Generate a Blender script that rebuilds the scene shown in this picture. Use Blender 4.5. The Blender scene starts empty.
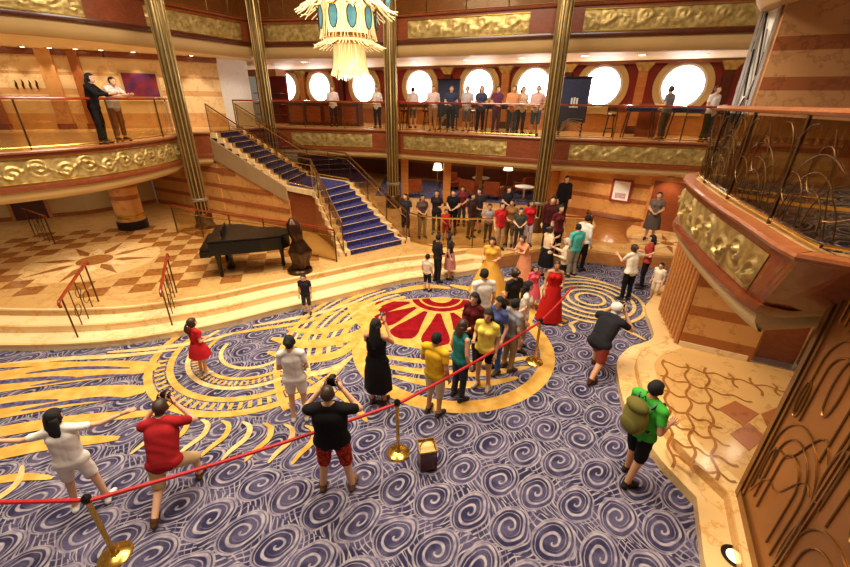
import bpy, bmesh, math, random
import numpy as np
from mathutils import Vector, Matrix
random.seed(7); RNG = np.random.RandomState(7)
S = bpy.context.scene
C = S.collection
R = math.radians

# ------------------------------------------------------------------ camera
cam_d = bpy.data.cameras.new('camera'); cam = bpy.data.objects.new('render_view', cam_d); C.objects.link(cam)
cam_d.sensor_width = 36.0; cam_d.lens = 394.0/850.0*36.0; cam_d.clip_start = 0.05; cam_d.clip_end = 200
TH, ROLL, CAMZ = R(24.9), R(0.74), 4.7
_f = Vector((0, math.cos(TH), -math.sin(TH))); _r0 = Vector((1, 0, 0)); _u0 = _r0.cross(_f)
_r = _r0*math.cos(ROLL)+_u0*math.sin(ROLL); _u = _u0*math.cos(ROLL)-_r0*math.sin(ROLL)
M4 = Matrix((( _r.x, _u.x, -_f.x, 0), (_r.y, _u.y, -_f.y, 0), (_r.z, _u.z, -_f.z, CAMZ), (0, 0, 0, 1)))
cam.matrix_world = M4
S.camera = cam
def Zp(x, y, z=0.0):
    "photo pixel -> point on the horizontal plane at height z"
    d = _f+_r*((x-425)/394.0)-_u*((y-283.5)/394.0)
    t = (z-CAMZ)/d.z
    return Vector((d.x*t, d.y*t, z))

# ------------------------------------------------------------------ world, exposure, main lights
S.view_settings.view_transform = 'Standard'; S.view_settings.look = 'None'
S.view_settings.gamma = 1.0; S.view_settings.use_curve_mapping = False
S.view_settings.exposure = 0.0
W = bpy.data.worlds.new('world'); S.world = W; W.use_nodes = True
W.node_tree.nodes['Background'].inputs[0].default_value = (1.0, 0.80, 0.58, 1)
W.node_tree.nodes['Background'].inputs[1].default_value = 0.19
def light(name, kind, loc, power, size=1.0, color=(1, .87, .68), rot=None, spot=None, size_y=None, blend=.6):
    d = bpy.data.lights.new(name, kind); d.energy = power; d.color = color
    if kind == 'AREA':
        d.shape = 'RECTANGLE' if size_y else 'DISK'; d.size = size
        if size_y: d.size_y = size_y
    elif kind == 'SPOT':
        d.shadow_soft_size = size; d.spot_size = R(spot or 90); d.spot_blend = blend
    else: d.shadow_soft_size = size
    o = bpy.data.objects.new(name, d); C.objects.link(o); o.location = loc
    if rot: o.rotation_euler = rot
    return o
# added fill lights, out of view high over the opening
light('overhead_fill_light', 'AREA', (-2.0, 9.0, 11.3), 1500, 6.0)
light('overhead_fill_light', 'AREA', (2.0, 4.5, 11.3), 800, 4.0)
light('overhead_fill_light', 'AREA', (-5.5, 4.0, 11.3), 800, 4.0)

# ------------------------------------------------------------------ helpers
def link(o, parent=None):
    C.objects.link(o)
    if parent is not None: o.parent = parent
    return o
class MB:
    def __init__(s): s.v = []; s.f = []; s.m = []
    def raw(s, vs, fs):
        n = len(s.v); s.v += [tuple(p) for p in vs]; s.f += [tuple(i+n for i in q) for q in fs]; return s
    def box(s, c, d, rz=0.0):
        x, y, z = [k/2 for k in d]; cs, sn = math.cos(rz), math.sin(rz)
        P = []
        for a in ((-x,-y,-z),(x,-y,-z),(x,y,-z),(-x,y,-z),(-x,-y,z),(x,-y,z),(x,y,z),(-x,y,z)):
            P.append((c[0]+a[0]*cs-a[1]*sn, c[1]+a[0]*sn+a[1]*cs, c[2]+a[2]))
        return s.raw(P, [(0,3,2,1),(4,5,6,7),(0,1,5,4),(1,2,6,5),(2,3,7,6),(3,0,4,7)])
    def wallbox(s, a, b, z0, z1, t, off=0.0):
        "box standing on the plan segment a-b, thickness t to the left of it, pushed off to the left"
        a = Vector(a[:2]); b = Vector(b[:2]); d = (b-a).normalized(); n = Vector((-d.y, d.x))
        q = [a+n*off, b+n*off, b+n*(off+t), a+n*(off+t)]
        return s.prism([(p.x, p.y) for p in q], z0, z1)
    def prism(s, poly, z0, z1):
        n = len(poly)
        ar = sum(poly[i][0]*poly[(i+1)%n][1]-poly[(i+1)%n][0]*poly[i][1] for i in range(n))
        if ar < 0: poly = poly[::-1]
        vs = [(p[0], p[1], z0) for p in poly]+[(p[0], p[1], z1) for p in poly]
        fs = [tuple(range(n-1, -1, -1)), tuple(range(n, 2*n))]+[(i, (i+1)%n, n+(i+1)%n, n+i) for i in range(n)]
        return s.raw(vs, fs)
    def tube(s, pts, r, seg=8, closed=False, caps=True):
        pts = [Vector(p) for p in pts]; n = len(pts)
        rs = r if isinstance(r, (list, tuple)) else [r]*n
        V = []; F = []; up = None
        for i, p in enumerate(pts):
            if closed: t = pts[(i+1) % n]-pts[i-1]
            else: t = pts[min(i+1, n-1)]-pts[max(i-1, 0)]
            if t.length < 1e-9: t = Vector((0, 0, 1))
            t.normalize()
            if up is None:
                up = Vector((0, 0, 1)) if abs(t.z) < .9 else Vector((1, 0, 0))
            a = t.cross(up)
            if a.length < 1e-6: a = t.cross(Vector((0, 1, 0)))
            a.normalize(); up = a.cross(t); up.normalize()
            for k in range(seg):
                w = 2*math.pi*k/seg; V.append(p+(a*math.cos(w)+up*math.sin(w))*rs[i])
        m = n if closed else n-1
        for i in range(m):
            j = (i+1) % n
            for k in range(seg):
                l = (k+1) % seg; F.append((i*seg+k, i*seg+l, j*seg+l, j*seg+k))
        if caps and not closed:
            F.append(tuple(range(seg-1, -1, -1))); F.append(tuple((n-1)*seg+k for k in range(seg)))
        return s.raw(V, F)
    def lathe(s, prof, c=(0, 0, 0), seg=24, flute=0, famp=0.0):
        V = []; F = []; n = len(prof)
        for r, z in prof:
            for k in range(seg):
                w = 2*math.pi*k/seg; q = r*(1+famp*math.cos(flute*w)) if flute else r
                V.append((c[0]+q*math.cos(w), c[1]+q*math.sin(w), c[2]+z))
        for i in range(n-1):
            for k in range(seg):
                l = (k+1) % seg; F.append((i*seg+k, i*seg+l, (i+1)*seg+l, (i+1)*seg+k))
        F.append(tuple(range(seg-1, -1, -1))); F.append(tuple((n-1)*seg+k for k in range(seg)))
        return s.raw(V, F)
    def ell(s, c, r, seg=12, rings=8, M=None):
        V = []; F = []
        for i in range(rings+1):
            ph = math.pi*i/rings-math.pi/2
            for k in range(seg):
                w = 2*math.pi*k/seg
                p = Vector((r[0]*math.cos(ph)*math.cos(w), r[1]*math.cos(ph)*math.sin(w), r[2]*math.sin(ph)))
                if M is not None: p = M @ p
                V.append((c[0]+p.x, c[1]+p.y, c[2]+p.z))
        for i in range(rings):
            for k in range(seg):
                l = (k+1) % seg; F.append((i*seg+k, i*seg+l, (i+1)*seg+l, (i+1)*seg+k))
        return s.raw(V, F)
    def sweep(s, path, prof, closed_prof=False):
        "path: plan points; prof: (offset to the left of the path, z)"
        N = path_normals(path); V = []; F = []; n = len(prof)
        for p, q in zip(path, N):
            for o, z in prof: V.append((p[0]+q[0]*o, p[1]+q[1]*o, z))
        m = n if closed_prof else n-1
        for i in range(len(path)-1):
            for k in range(m):
                l = (k+1) % n; F.append((i*n+k, (i+1)*n+k, (i+1)*n+l, i*n+l))
        if closed_prof:
            F.append(tuple(range(n-1, -1, -1))); F.append(tuple((len(path)-1)*n+k for k in range(n)))
        return s.raw(V, F)
    def strip(s, path, hw, z, th=0.0):
        "flat ribbon lying at height z along plan path"
        hs = hw if isinstance(hw, (list, tuple)) else [hw]*len(path)
        N = path_normals(path); V = []; F = []
        for p, q, h in zip(path, N, hs):
            V.append((p[0]+q[0]*h, p[1]+q[1]*h, z)); V.append((p[0]-q[0]*h, p[1]-q[1]*h, z))
        for i in range(len(path)-1): F.append((2*i, 2*i+1, 2*i+3, 2*i+2))
        return s.raw(V, F)
    def mesh(s, name, smooth=False, fix=True):
        me = bpy.data.meshes.new(name); me.from_pydata(s.v, [], s.f); me.update()
        if fix:
            bm = bmesh.new(); bm.from_mesh(me); bmesh.ops.recalc_face_normals(bm, faces=bm.faces[:]); bm.to_mesh(me); bm.free()
        if smooth:
            me.polygons.foreach_set('use_smooth', [True]*len(me.polygons))
            if smooth != 'all':
                try: me.set_sharp_from_angle(angle=R(40))
                except Exception: pass
        return me
def path_normals(path):
    N = []; n = len(path)
    for i in range(n):
        a = Vector(path[max(i-1, 0)][:2]); b = Vector(path[i][:2]); c = Vector(path[min(i+1, n-1)][:2])
        d1 = (b-a).normalized() if i > 0 else (c-b).normalized()
        d2 = (c-b).normalized() if i < n-1 else d1
        t = d1+d2
        t = t.normalized() if t.length > 1e-6 else d1
        k = 1.0/max(.5, t.dot(d1)); N.append((-t.y*k, t.x*k))
    return N
def smooth_path(P, n=6):
    out = []; P = [Vector(p) for p in P]; m = len(P)
    for i in range(m-1):
        p0 = P[max(i-1, 0)]; p1 = P[i]; p2 = P[i+1]; p3 = P[min(i+2, m-1)]
        for k in range(n):
            t = k/n
            out.append(.5*((2*p1)+(-p0+p2)*t+(2*p0-5*p1+4*p2-p3)*t*t+(-p0+3*p1-3*p2+p3)*t**3))
    out.append(P[-1]); return [tuple(p) for p in out]
def offset_path(P, o): return [(p[0]+q[0]*o, p[1]+q[1]*o) for p, q in zip(P, path_normals(P))]
def resample(P, step):
    P = [Vector(p) for p in P]; out = [P[0].copy()]; acc = 0.0
    L = sum((P[i+1]-P[i]).length for i in range(len(P)-1)); n = max(1, round(L/step)); st = L/n; need = st
    for i in range(len(P)-1):
        seg = (P[i+1]-P[i]).length; pos = 0.0
        while need <= seg-pos+1e-9 and len(out) < n:
            pos += need; out.append(P[i].lerp(P[i+1], pos/seg)); need = st
        need -= (seg-pos)
    out.append(P[-1].copy()); return [tuple(p) for p in out]
def part(name, mb, mat, parent, smooth=False, label=None):
    me = mb if isinstance(mb, bpy.types.Mesh) else mb.mesh(name, smooth)
    o = bpy.data.objects.new(name, me); link(o, parent)
    if mat is not None and not me.materials: me.materials.append(mat)
    if label: o['label'] = label
    return o
def tag(o, label, cat, group=None):
    o['label'] = label; o['category'] = cat
    if group: o['group'] = group
    return o
def thing(name, label, cat, loc=(0, 0, 0), rz=0.0, group=None):
    o = bpy.data.objects.new(name, None); o.empty_display_size = .1; link(o)
    o.location = loc; o.rotation_euler = (0, 0, rz)
    return tag(o, label, cat, group)
def struct(name, mb, mat, smooth=False):
    o = part(name, mb, mat, None, smooth); o['kind'] = 'structure'; return o
def struct_empty(name):
    o = bpy.data.objects.new(name, None); link(o); o['kind'] = 'structure'; return o
def dup(root, loc=None, rz=None, label=None, group=None, scale=None):
    r = root.copy(); C.objects.link(r)
    if loc is not None: r.location = loc
    if rz is not None: r.rotation_euler = (0, 0, rz)
    if scale: r.scale = (scale,)*3
    if label: r['label'] = label
    if group: r['group'] = group
    for ch in list(root.children):
        c = ch.copy(); C.objects.link(c); c.parent = r
        for g in list(ch.children):
            d = g.copy(); C.objects.link(d); d.parent = c
    return r

# ------------------------------------------------------------------ node materials
def lin(c):
    c = [k/255 for k in c]
    return tuple((k/12.92 if k <= .04045 else ((k+.055)/1.055)**2.4) for k in c)+(1,)
class X:
    "tiny expression wrapper over Math nodes"
    def __init__(s, nt, k): s.nt = nt; s.k = k
    def op(s, o, *a):
        n = s.nt.nodes.new('ShaderNodeMath'); n.operation = o
        for i, q in enumerate((s,)+a):
            if isinstance(q, X): s.nt.links.new(q.k, n.inputs[i])
            else: n.inputs[i].default_value = q
        return X(s.nt, n.outputs[0])
    def __add__(s, o): return s.op('ADD', o)
    def __sub__(s, o): return s.op('SUBTRACT', o)
    def __mul__(s, o): return s.op('MULTIPLY', o)
    def __truediv__(s, o): return s.op('DIVIDE', o)
    def floor(s): return s.op('FLOOR')
    def frac(s): return s.op('FRACT')
    def abs(s): return s.op('ABSOLUTE')
    def sin(s): return s.op('SINE')
    def cos(s): return s.op('COSINE')
    def lt(s, o): return s.op('LESS_THAN', o)
    def gt(s, o): return s.op('GREATER_THAN', o)
    def mx(s, o): return s.op('MAXIMUM', o)
    def mn(s, o): return s.op('MINIMUM', o)
    def ss(s, a, b):
        n = s.nt.nodes.new('ShaderNodeMapRange'); n.interpolation_type = 'SMOOTHSTEP'
        s.nt.links.new(s.k, n.inputs[0]); n.inputs[1].default_value = a; n.inputs[2].default_value = b
        return X(s.nt, n.outputs[0])
def new_mat(name):
    m = bpy.data.materials.new(name); m.use_nodes = True; nt = m.node_tree
    return m, nt, nt.nodes['Principled BSDF']
def pos(nt):
    t = nt.nodes.new('ShaderNodeTexCoord'); s = nt.nodes.new('ShaderNodeSeparateXYZ'); nt.links.new(t.outputs['Object'], s.inputs[0])
    return X(nt, s.outputs[0]), X(nt, s.outputs[1]), X(nt, s.outputs[2]), t.outputs['Object']
def noise(nt, vec, scale, detail=3, rough=.5):
    n = nt.nodes.new('ShaderNodeTexNoise'); nt.links.new(vec, n.inputs['Vector'])
    n.inputs['Scale'].default_value = scale; n.inputs['Detail'].default_value = detail; n.inputs['Roughness'].default_value = rough
    return X(nt, n.outputs['Fac'])
def mixc(nt, fac, a, b):
    n = nt.nodes.new('ShaderNodeMix'); n.data_type = 'RGBA'
    nt.links.new(fac.k, n.inputs['Factor']) if isinstance(fac, X) else None
    for i, q in ((6, a), (7, b)):
        if isinstance(q, tuple): n.inputs[i].default_value = q
        else: nt.links.new(q, n.inputs[i])
    return n.outputs[2]
def bump(nt, b, h, strength=.3, dist=.01):
    n = nt.nodes.new('ShaderNodeBump'); n.inputs['Strength'].default_value = strength; n.inputs['Distance'].default_value = dist
    nt.links.new(h.k, n.inputs['Height']); nt.links.new(n.outputs[0], b.inputs['Normal'])
def simple(name, c, rough=.5, metal=0.0, var=.12, scale=8.0, bmp=0.0, c2=None, spec=.5, coat=0.0, emit=None, es=0.0):
    m, nt, b = new_mat(name); x, y, z, v = pos(nt)
    a = lin(c); d = lin(c2) if c2 else tuple(k*(1-2*var) for k in a[:3])+(1,)
    n = noise(nt, v, scale, 4).ss(.3, .7)
    nt.links.new(mixc(nt, n, a, d), b.inputs['Base Color'])
    b.inputs['Roughness'].default_value = rough; b.inputs['Metallic'].default_value = metal
    b.inputs['Specular IOR Level'].default_value = spec; b.inputs['Coat Weight'].default_value = coat
    if bmp: bump(nt, b, noise(nt, v, scale*6, 2), bmp, .004)
    if emit:
        b.inputs['Emission Color'].default_value = lin(emit); b.inputs['Emission Strength'].default_value = es
    return m
def marble(name, c1, c2, rough=.18, scale=1.6):
    m, nt, b = new_mat(name); x, y, z, v = pos(nt)
    n = noise(nt, v, scale, 6, .62); k = ((n*14.0)+(x*.7)).sin().abs().ss(0, .45)
    w = noise(nt, v, .5, 2).ss(.35, .65)
    col = mixc(nt, k, lin(c2), lin(c1)); col = mixc(nt, w*.35, col, lin(c2))
    nt.links.new(col, b.inputs['Base Color']); b.inputs['Roughness'].default_value = rough
    return m
def wood(name, c1, c2, rough=.3, coat=.3, sc=(.6, 6, 6)):
    m, nt, b = new_mat(name); x, y, z, v = pos(nt)
    mp = nt.nodes.new('ShaderNodeMapping'); mp.inputs['Scale'].default_value = sc; nt.links.new(v, mp.inputs[0])
    n = noise(nt, mp.outputs[0], 2.0, 6, .6)
    g = ((n*18.0)).sin()*.5+.5
    nt.links.new(mixc(nt, g*.6, lin(c1), lin(c2)), b.inputs['Base Color'])
    b.inputs['Roughness'].default_value = rough; b.inputs['Coat Weight'].default_value = coat
    return m
def emitter(name, c, s):
    m, nt, b = new_mat(name); x, y, z, v = pos(nt)
    b.inputs['Base Color'].default_value = lin(c); b.inputs['Emission Color'].default_value = lin(c)
    n = noise(nt, v, .6, 2); nt.links.new(((n*.3)+.85).op('MULTIPLY', s).k, b.inputs['Emission Strength'])
    return m
def glassy(name, tint=(235, 225, 205), refl=.9):
    m, nt, b = new_mat(name); nt.nodes.remove(b); out = nt.nodes['Material Output']
    tr = nt.nodes.new('ShaderNodeBsdfTransparent'); gl = nt.nodes.new('ShaderNodeBsdfGlossy'); mx = nt.nodes.new('ShaderNodeMixShader')
    lw = nt.nodes.new('ShaderNodeLayerWeight')
    x, y, z, v = pos(nt); n = noise(nt, v, 1.5, 2)
    tr.inputs[0].default_value = lin(tint); gl.inputs[0].default_value = (refl, refl, refl, 1); gl.inputs['Roughness'].default_value = .02
    fc = X(nt, lw.outputs['Facing']); f2 = fc*fc; f = ((f2*f2)*.55+.045)*((n*.4)+.8)
    nt.links.new(f.k, mx.inputs[0]); nt.links.new(tr.outputs[0], mx.inputs[1]); nt.links.new(gl.outputs[0], mx.inputs[2]); nt.links.new(mx.outputs[0], out.inputs[0])
    return m
M = {}
M['marble'] = marble('marble_cream', (236, 200, 138), (214, 166, 98))
M['marble_dk'] = marble('marble_brown', (164, 106, 50), (132, 80, 34))
M['tile_pale'] = marble('tile_pale', (212, 168, 104), (192, 144, 80))
M['marble_floor'] = marble('marble_lobby', (216, 172, 106), (194, 144, 80))
M['marble_plat'] = marble('marble_platform', (216, 170, 104), (196, 146, 82))
M['stone_pale'] = marble('stone_pale', (240, 210, 156), (222, 184, 124), .3)
M['stone_band'] = marble('stone_band', (216, 166, 106), (196, 144, 84), .3)
M['cove_upper'] = simple('tan_plaster', (188, 154, 100), .6, var=.04, scale=1.2)
M['stone_shaded'] = marble('stone_shaded', (184, 134, 88), (160, 112, 70), .35)  # stone and bands of the backlit upper right wall, shade put into the colour
M['stone_shaded_dk'] = marble('stone_shaded_dark', (146, 84, 46), (124, 68, 36), .35)
M['taupe'] = simple('taupe_panel', (168, 138, 98), .45, var=.06, scale=2)
M['marble_lt'] = marble('marble_pale', (244, 218, 168), (228, 190, 130))
M['stone_tan'] = marble('stone_tan', (214, 158, 92), (190, 130, 70), .3)
M['stone_brown'] = marble('stone_brown', (168, 98, 48), (140, 78, 36), .3)
M['mahogany'] = wood('mahogany', (136, 66, 32), (110, 50, 22))
M['mahogany_dk'] = wood('mahogany_dark', (84, 34, 16), (60, 22, 10))
M['wood_orange'] = wood('wood_orange', (198, 132, 70), (174, 108, 50))
M['cherry'] = wood('cherry_handrail', (150, 52, 22), (120, 36, 14), .2, .6)
M['cream'] = simple('cream_plaster', (208, 178, 122), .6, var=.04, scale=1.2)
M['ceiling'] = simple('ceiling_plaster', (238, 214, 172), .6, var=.03, scale=1.0)
M['red_wall'] = simple('burgundy_wall', (150, 40, 30), .5, var=.1, scale=2)
M['gold'] = simple('gold_leaf', (200, 174, 110), .4, .55, c2=(158, 130, 72), scale=7, bmp=.15)
M['brass'] = simple('polished_brass', (222, 178, 84), .22, .95, var=.06, scale=5)
M['lip'] = wood('mahogany_lip', (156, 92, 54), (130, 72, 38))
M['column'] = simple('column_bronze', (118, 96, 56), .34, .7, var=.12, scale=5)
M['fillet'] = simple('column_fillet', (204, 174, 112), .3, .8, var=.08, scale=5)
M['bronze'] = simple('dark_bronze', (104, 72, 36), .34, .8, var=.15, scale=6)
M['bronze_lt'] = simple('satin_bronze', (150, 108, 58), .3, .85, var=.1, scale=4)
M['bronze_panel'] = simple('bronze_panel', (172, 112, 56), .36, .55, var=.14, scale=1.4)
M['sculpt'] = simple('sculpture_bronze', (70, 44, 24), .3, .7, var=.2, scale=6)
M['black'] = simple('black_lacquer', (12, 10, 10), .3, coat=.15, var=.02, spec=.3)
M['dark'] = simple('dark_metal', (40, 34, 30), .4, .6)
M['steel'] = simple('brushed_steel', (200, 196, 188), .28, .9, var=.05)
M['glass'] = glassy('railing_glass')
M['glass_dk'] = glassy('smoked_glass', (196, 180, 150))
M['white'] = simple('white_paint', (240, 236, 228), .5, var=.03)
M['navy'] = simple('navy_board', (44, 50, 84), .6, var=.1)
M['navy_cloth'] = simple('navy_cloth', (56, 66, 110), .9, var=.25, scale=14)
M['red_cloth'] = simple('red_velvet_rope', (196, 30, 34), .6, var=.15, scale=30)
M['sky_pane'] = emitter('daylight_pane', (255, 250, 252), 9.0)
M['lamp'] = emitter('lamp_diffuser', (255, 236, 200), 8.0)
M['lamp_soft'] = emitter('lamp_soft', (255, 226, 170), 3.0)
M['leather_red'] = simple('russet_leather', (150, 66, 28), .4, var=.2, scale=5)
M['leaf'] = simple('leaf_green', (60, 80, 30), .5, var=.3, scale=12)

# stair carpet: deep blue with fine flecks
def m_staircarpet():
    m, nt, b = new_mat('stair_carpet'); x, y, z, v = pos(nt)
    n = noise(nt, v, 26, 3); k = n.ss(.52, .62)
    nt.links.new(mixc(nt, k, lin((34, 30, 92)), lin((84, 76, 140))), b.inputs['Base Color']); b.inputs['Roughness'].default_value = .95
    return m
M['stair_carpet'] = m_staircarpet()
# lobby carpet: staggered scrolls, navy and lavender grey
def m_carpet():
    m, nt, b = new_mat('scroll_carpet'); x, y, z, v = pos(nt)
    nz = noise(nt, v, 1.3, 2); nz2 = noise(nt, v, 2.1, 2)
    px = x+(nz-.5)*.16; py = y+(nz2-.5)*.16
    u = (px*.94-py*.34)/.50; w = (px*.34+py*.94)/.60
    row = w.floor(); u = u+row*.5+(row*.37).sin()*.1
    cu = u.frac()-.5; cv = w.frac()-.5
    cu = cu-cv*.25
    r = ((cu*cu)*1.1+(cv*cv)*.9).op('SQRT')
    a = cv.op('ARCTAN2', cu)
    def thin(q, c, h, sft): return ((q-c).abs()*-1.0+h).ss(0.0, sft)
    ph = (r*4.4)-(a/6.28318)
    sp = ph.frac()
    l1 = thin(sp, .5, .17, .10); sp2 = (ph*2.0+.3).frac(); l2 = thin(sp2, .5, .15, .12)*r.ss(.16, .30)
    inside = (r*-1.0+.47).ss(0.0, .05)
    halo = thin(r, .46, .03, .02)
    q = ((u*1.0+(w*3.1416).sin()*.45)*5.0+(nz*3.0)).frac()
    tr = thin(q, .5, .17, .1)
    q2 = ((w*1.0+(u*3.1416).sin()*.4)*4.0+(nz2*3.0)).frac(); tr2 = thin(q2, .5, .12, .1)
    sel = ((l1.mx(l2*.8))*inside).mx((tr.mx(tr2*.7))*(inside*-1.0+1.0)).mx(halo*.8)
    dots = noise(nt, v, 60, 1).ss(.45, .62)
    dark = noise(nt, v, 3.0, 3).ss(.40, .62)
    base = mixc(nt, dark, lin((46, 43, 70)), lin((86, 80, 106)))
    base = mixc(nt, dots*.3, base, lin((30, 28, 52)))
    light_ = mixc(nt, noise(nt, v, 9, 2).ss(.3, .7), lin((176, 166, 170)), lin((130, 121, 140)))
    nt.links.new(mixc(nt, sel*.9, base, light_), b.inputs['Base Color'])
    b.inputs['Roughness'].default_value = .95; b.inputs['Specular IOR Level'].default_value = .15
    bump(nt, b, noise(nt, v, 120, 2), .3, .004)
    return m
M['carpet'] = m_carpet()
M['carpet_gold'] = simple('gold_carpet_pile', (222, 178, 94), .95, c2=(202, 150, 66), scale=5, spec=.1, bmp=.3)
M['carpet_pale'] = simple('pale_gold_carpet_pile', (226, 198, 138), .95, c2=(206, 170, 104), scale=7, spec=.1, bmp=.3)
M['carpet_red'] = simple('red_carpet_pile', (148, 16, 26), .95, c2=(118, 10, 18), scale=5, spec=.1, bmp=.3)
M['carpet_navy'] = simple('navy_carpet_pile', (54, 52, 88), .95, c2=(110, 104, 134), scale=16, spec=.1)
_cl = {}
def cloth(c, c2=None, scale=6):
    k = (tuple(c), tuple(c2) if c2 else None)
    if k not in _cl: _cl[k] = simple('cloth_%02x%02x%02x' % tuple(c), c, .9, var=.07, scale=scale, c2=c2, spec=.15, bmp=.15)
    return _cl[k]
# ================================================================== the setting
D4, D5 = 3.55, 7.5
FL = 0.45
# lobby floor: scroll carpet
floor = struct('floor', MB().prism([(-20, -4), (9.5, -4), (9.5, 13.5), (-20, 13.5)], -.2, 0), M['carpet'])
# ---- printed / tufted motifs of the carpet
_mz = [0.0015]
def motif(name, mb, mat):
    return part(name, mb, mat, floor)
def nz():
    _mz[0] += .0003; return _mz[0]
def arc(c, r, a0, a1, n=40, ry=None):
    return [(c[0]+r*math.cos(R(a0+(a1-a0)*i/n)), c[1]+(ry or r)*math.sin(R(a0+(a1-a0)*i/n))) for i in range(n+1)]
def band(c, r0, r1, a0, a1, mat, name='carpet_band', n=48):
    motif(name, MB().strip(arc(c, (r0+r1)/2, a0, a1, n), abs(r1-r0)/2, nz()), mat)
def blob(path, hw, mat, name='carpet_stroke', n=5):
    P = smooth_path(path, n); k = len(P)
    H = [hw*math.sin(math.pi*(.04+.92*i/(k-1)))**.6 for i in range(k)]
    motif(name, MB().strip(P, H, nz()), mat)
G, GP, RD, NV = M['carpet_gold'], M['carpet_pale'], M['carpet_red'], M['carpet_navy']
MC = (.6, 7.15)
# gold ring of the medallion, its stripes and the fan
band(MC, 1.83, 2.12, 150, 392, G, n=72)
for y0, hw in ((5.75, .10), (6.08, .10), (6.42, .09)):
    x = math.sqrt(1.85**2-(y0-MC[1])**2)
    blob([(MC[0]-x*.98, y0+.24), (MC[0]-x*.5, y0+.06), (MC[0], y0), (MC[0]+x*.5, y0+.06), (MC[0]+x*.97, y0+.24)], hw, G)
PV = Vector((.42, 9.25))
fan = [(PV.x, PV.y)]+arc((PV.x, PV.y), 2.42, -168, -12, 40)
motif('carpet_fan', MB().raw([(p[0], p[1], 0) for p in fan], [tuple(range(len(fan)))]) if False else MB().strip(arc((PV.x, PV.y), 1.21, -172, -8, 48), 1.21, nz()), G)
for i, a in enumerate((-160, -139, -117, -95, -73, -51, -29)):
    L = (1.75, 2.0, 2.2, 2.28, 2.2, 2.05, 1.8)[i]; d = Vector((math.cos(R(a)), math.sin(R(a)))); n = Vector((-d.y, d.x))
    P = []
    for k in range(13):
        t = k/12; P.append((PV+d*(.85+(L-.85)*t)))
    H = [.05+.17*(k/12)**.8*(1 if k < 10 else math.sqrt(max(0, 1-((k-9.2)/2.8)**2))) for k in range(13)]
    H = [h*(1+.66*min(1, k/8)) for k, h in enumerate(H)]
    motif('carpet_petal', MB().strip([(p.x, p.y) for p in P], H, nz()), RD)
for r0, r1 in ((.30, .52), (.58, .76)):
    band((PV.x, PV.y), r0, r1, -170, -10, RD, 'carpet_crescent')
# sweeping bands that run beside the steps
for k, (r0, r1, m) in enumerate(((2.32, 2.46, G), (2.56, 2.64, GP), (2.72, 2.86, G), (2.95, 3.02, GP), (3.10, 3.26, G), (3.36, 3.42, GP), (3.5, 3.62, G))):
    band(MC, r0, r1, 118+k*2, 186+k*5, m, n=40)
# left roundel: concentric arcs with dashes
LC = (-3.45, 6.85)
for r0, r1, a0, a1, m in ((1.86, 2.0, 130, 345, G), (1.52, 1.64, 140, 330, G), (1.24, 1.33, 150, 350, GP), (.98, 1.06, 150, 330, G), (.66, .74, 170, 380, GP)):
    band(LC, r0, r1, a0, a1, m, n=56)
dash = MB()
zz = nz()
for a in range(196, 330, 5):
    for (ra, rb) in ((1.67, 1.83), (1.09, 1.21)):
        c, s_ = math.cos(R(a)), math.sin(R(a)); c2, s2 = math.cos(R(a+2.2)), math.sin(R(a+2.2))
        dash.raw([(LC[0]+ra*c, LC[1]+ra*s_, zz), (LC[0]+rb*c, LC[1]+rb*s_, zz), (LC[0]+rb*c2, LC[1]+rb*s2, zz), (LC[0]+ra*c2, LC[1]+ra*s2, zz)], [(0, 1, 2, 3)])
o = motif('carpet_dashes', dash, G); o['kind'] = 'stuff'
# broad strokes between the roundel and the medallion
for P, hw, m in (([(-3.1, 7.6), (-2.4, 7.5), (-1.7, 7.9), (-1.1, 8.7)], .13, G), ([(-3.3, 7.2), (-2.4, 7.0), (-1.6, 7.3), (-1.0, 8.0)], .16, G),
                 ([(-3.2, 6.7), (-2.4, 6.45), (-1.7, 6.7), (-1.4, 7.4)], .13, G), ([(-2.9, 6.2), (-2.2, 6.0), (-1.7, 6.2), (-1.45, 6.6)], .08, GP),
                 ([(-3.9, 7.7), (-3.2, 8.0), (-2.3, 8.5), (-1.6, 9.1)], .07, GP), ([(-4.4, 7.3), (-3.6, 7.6), (-2.8, 7.9), (-2.0, 8.5)], .07, G),
                 ([(-2.2, 5.5), (-1.6, 5.5), (-1.2, 5.2), (-.9, 4.8)], .07, G)):
    blob(P, hw, m)
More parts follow.
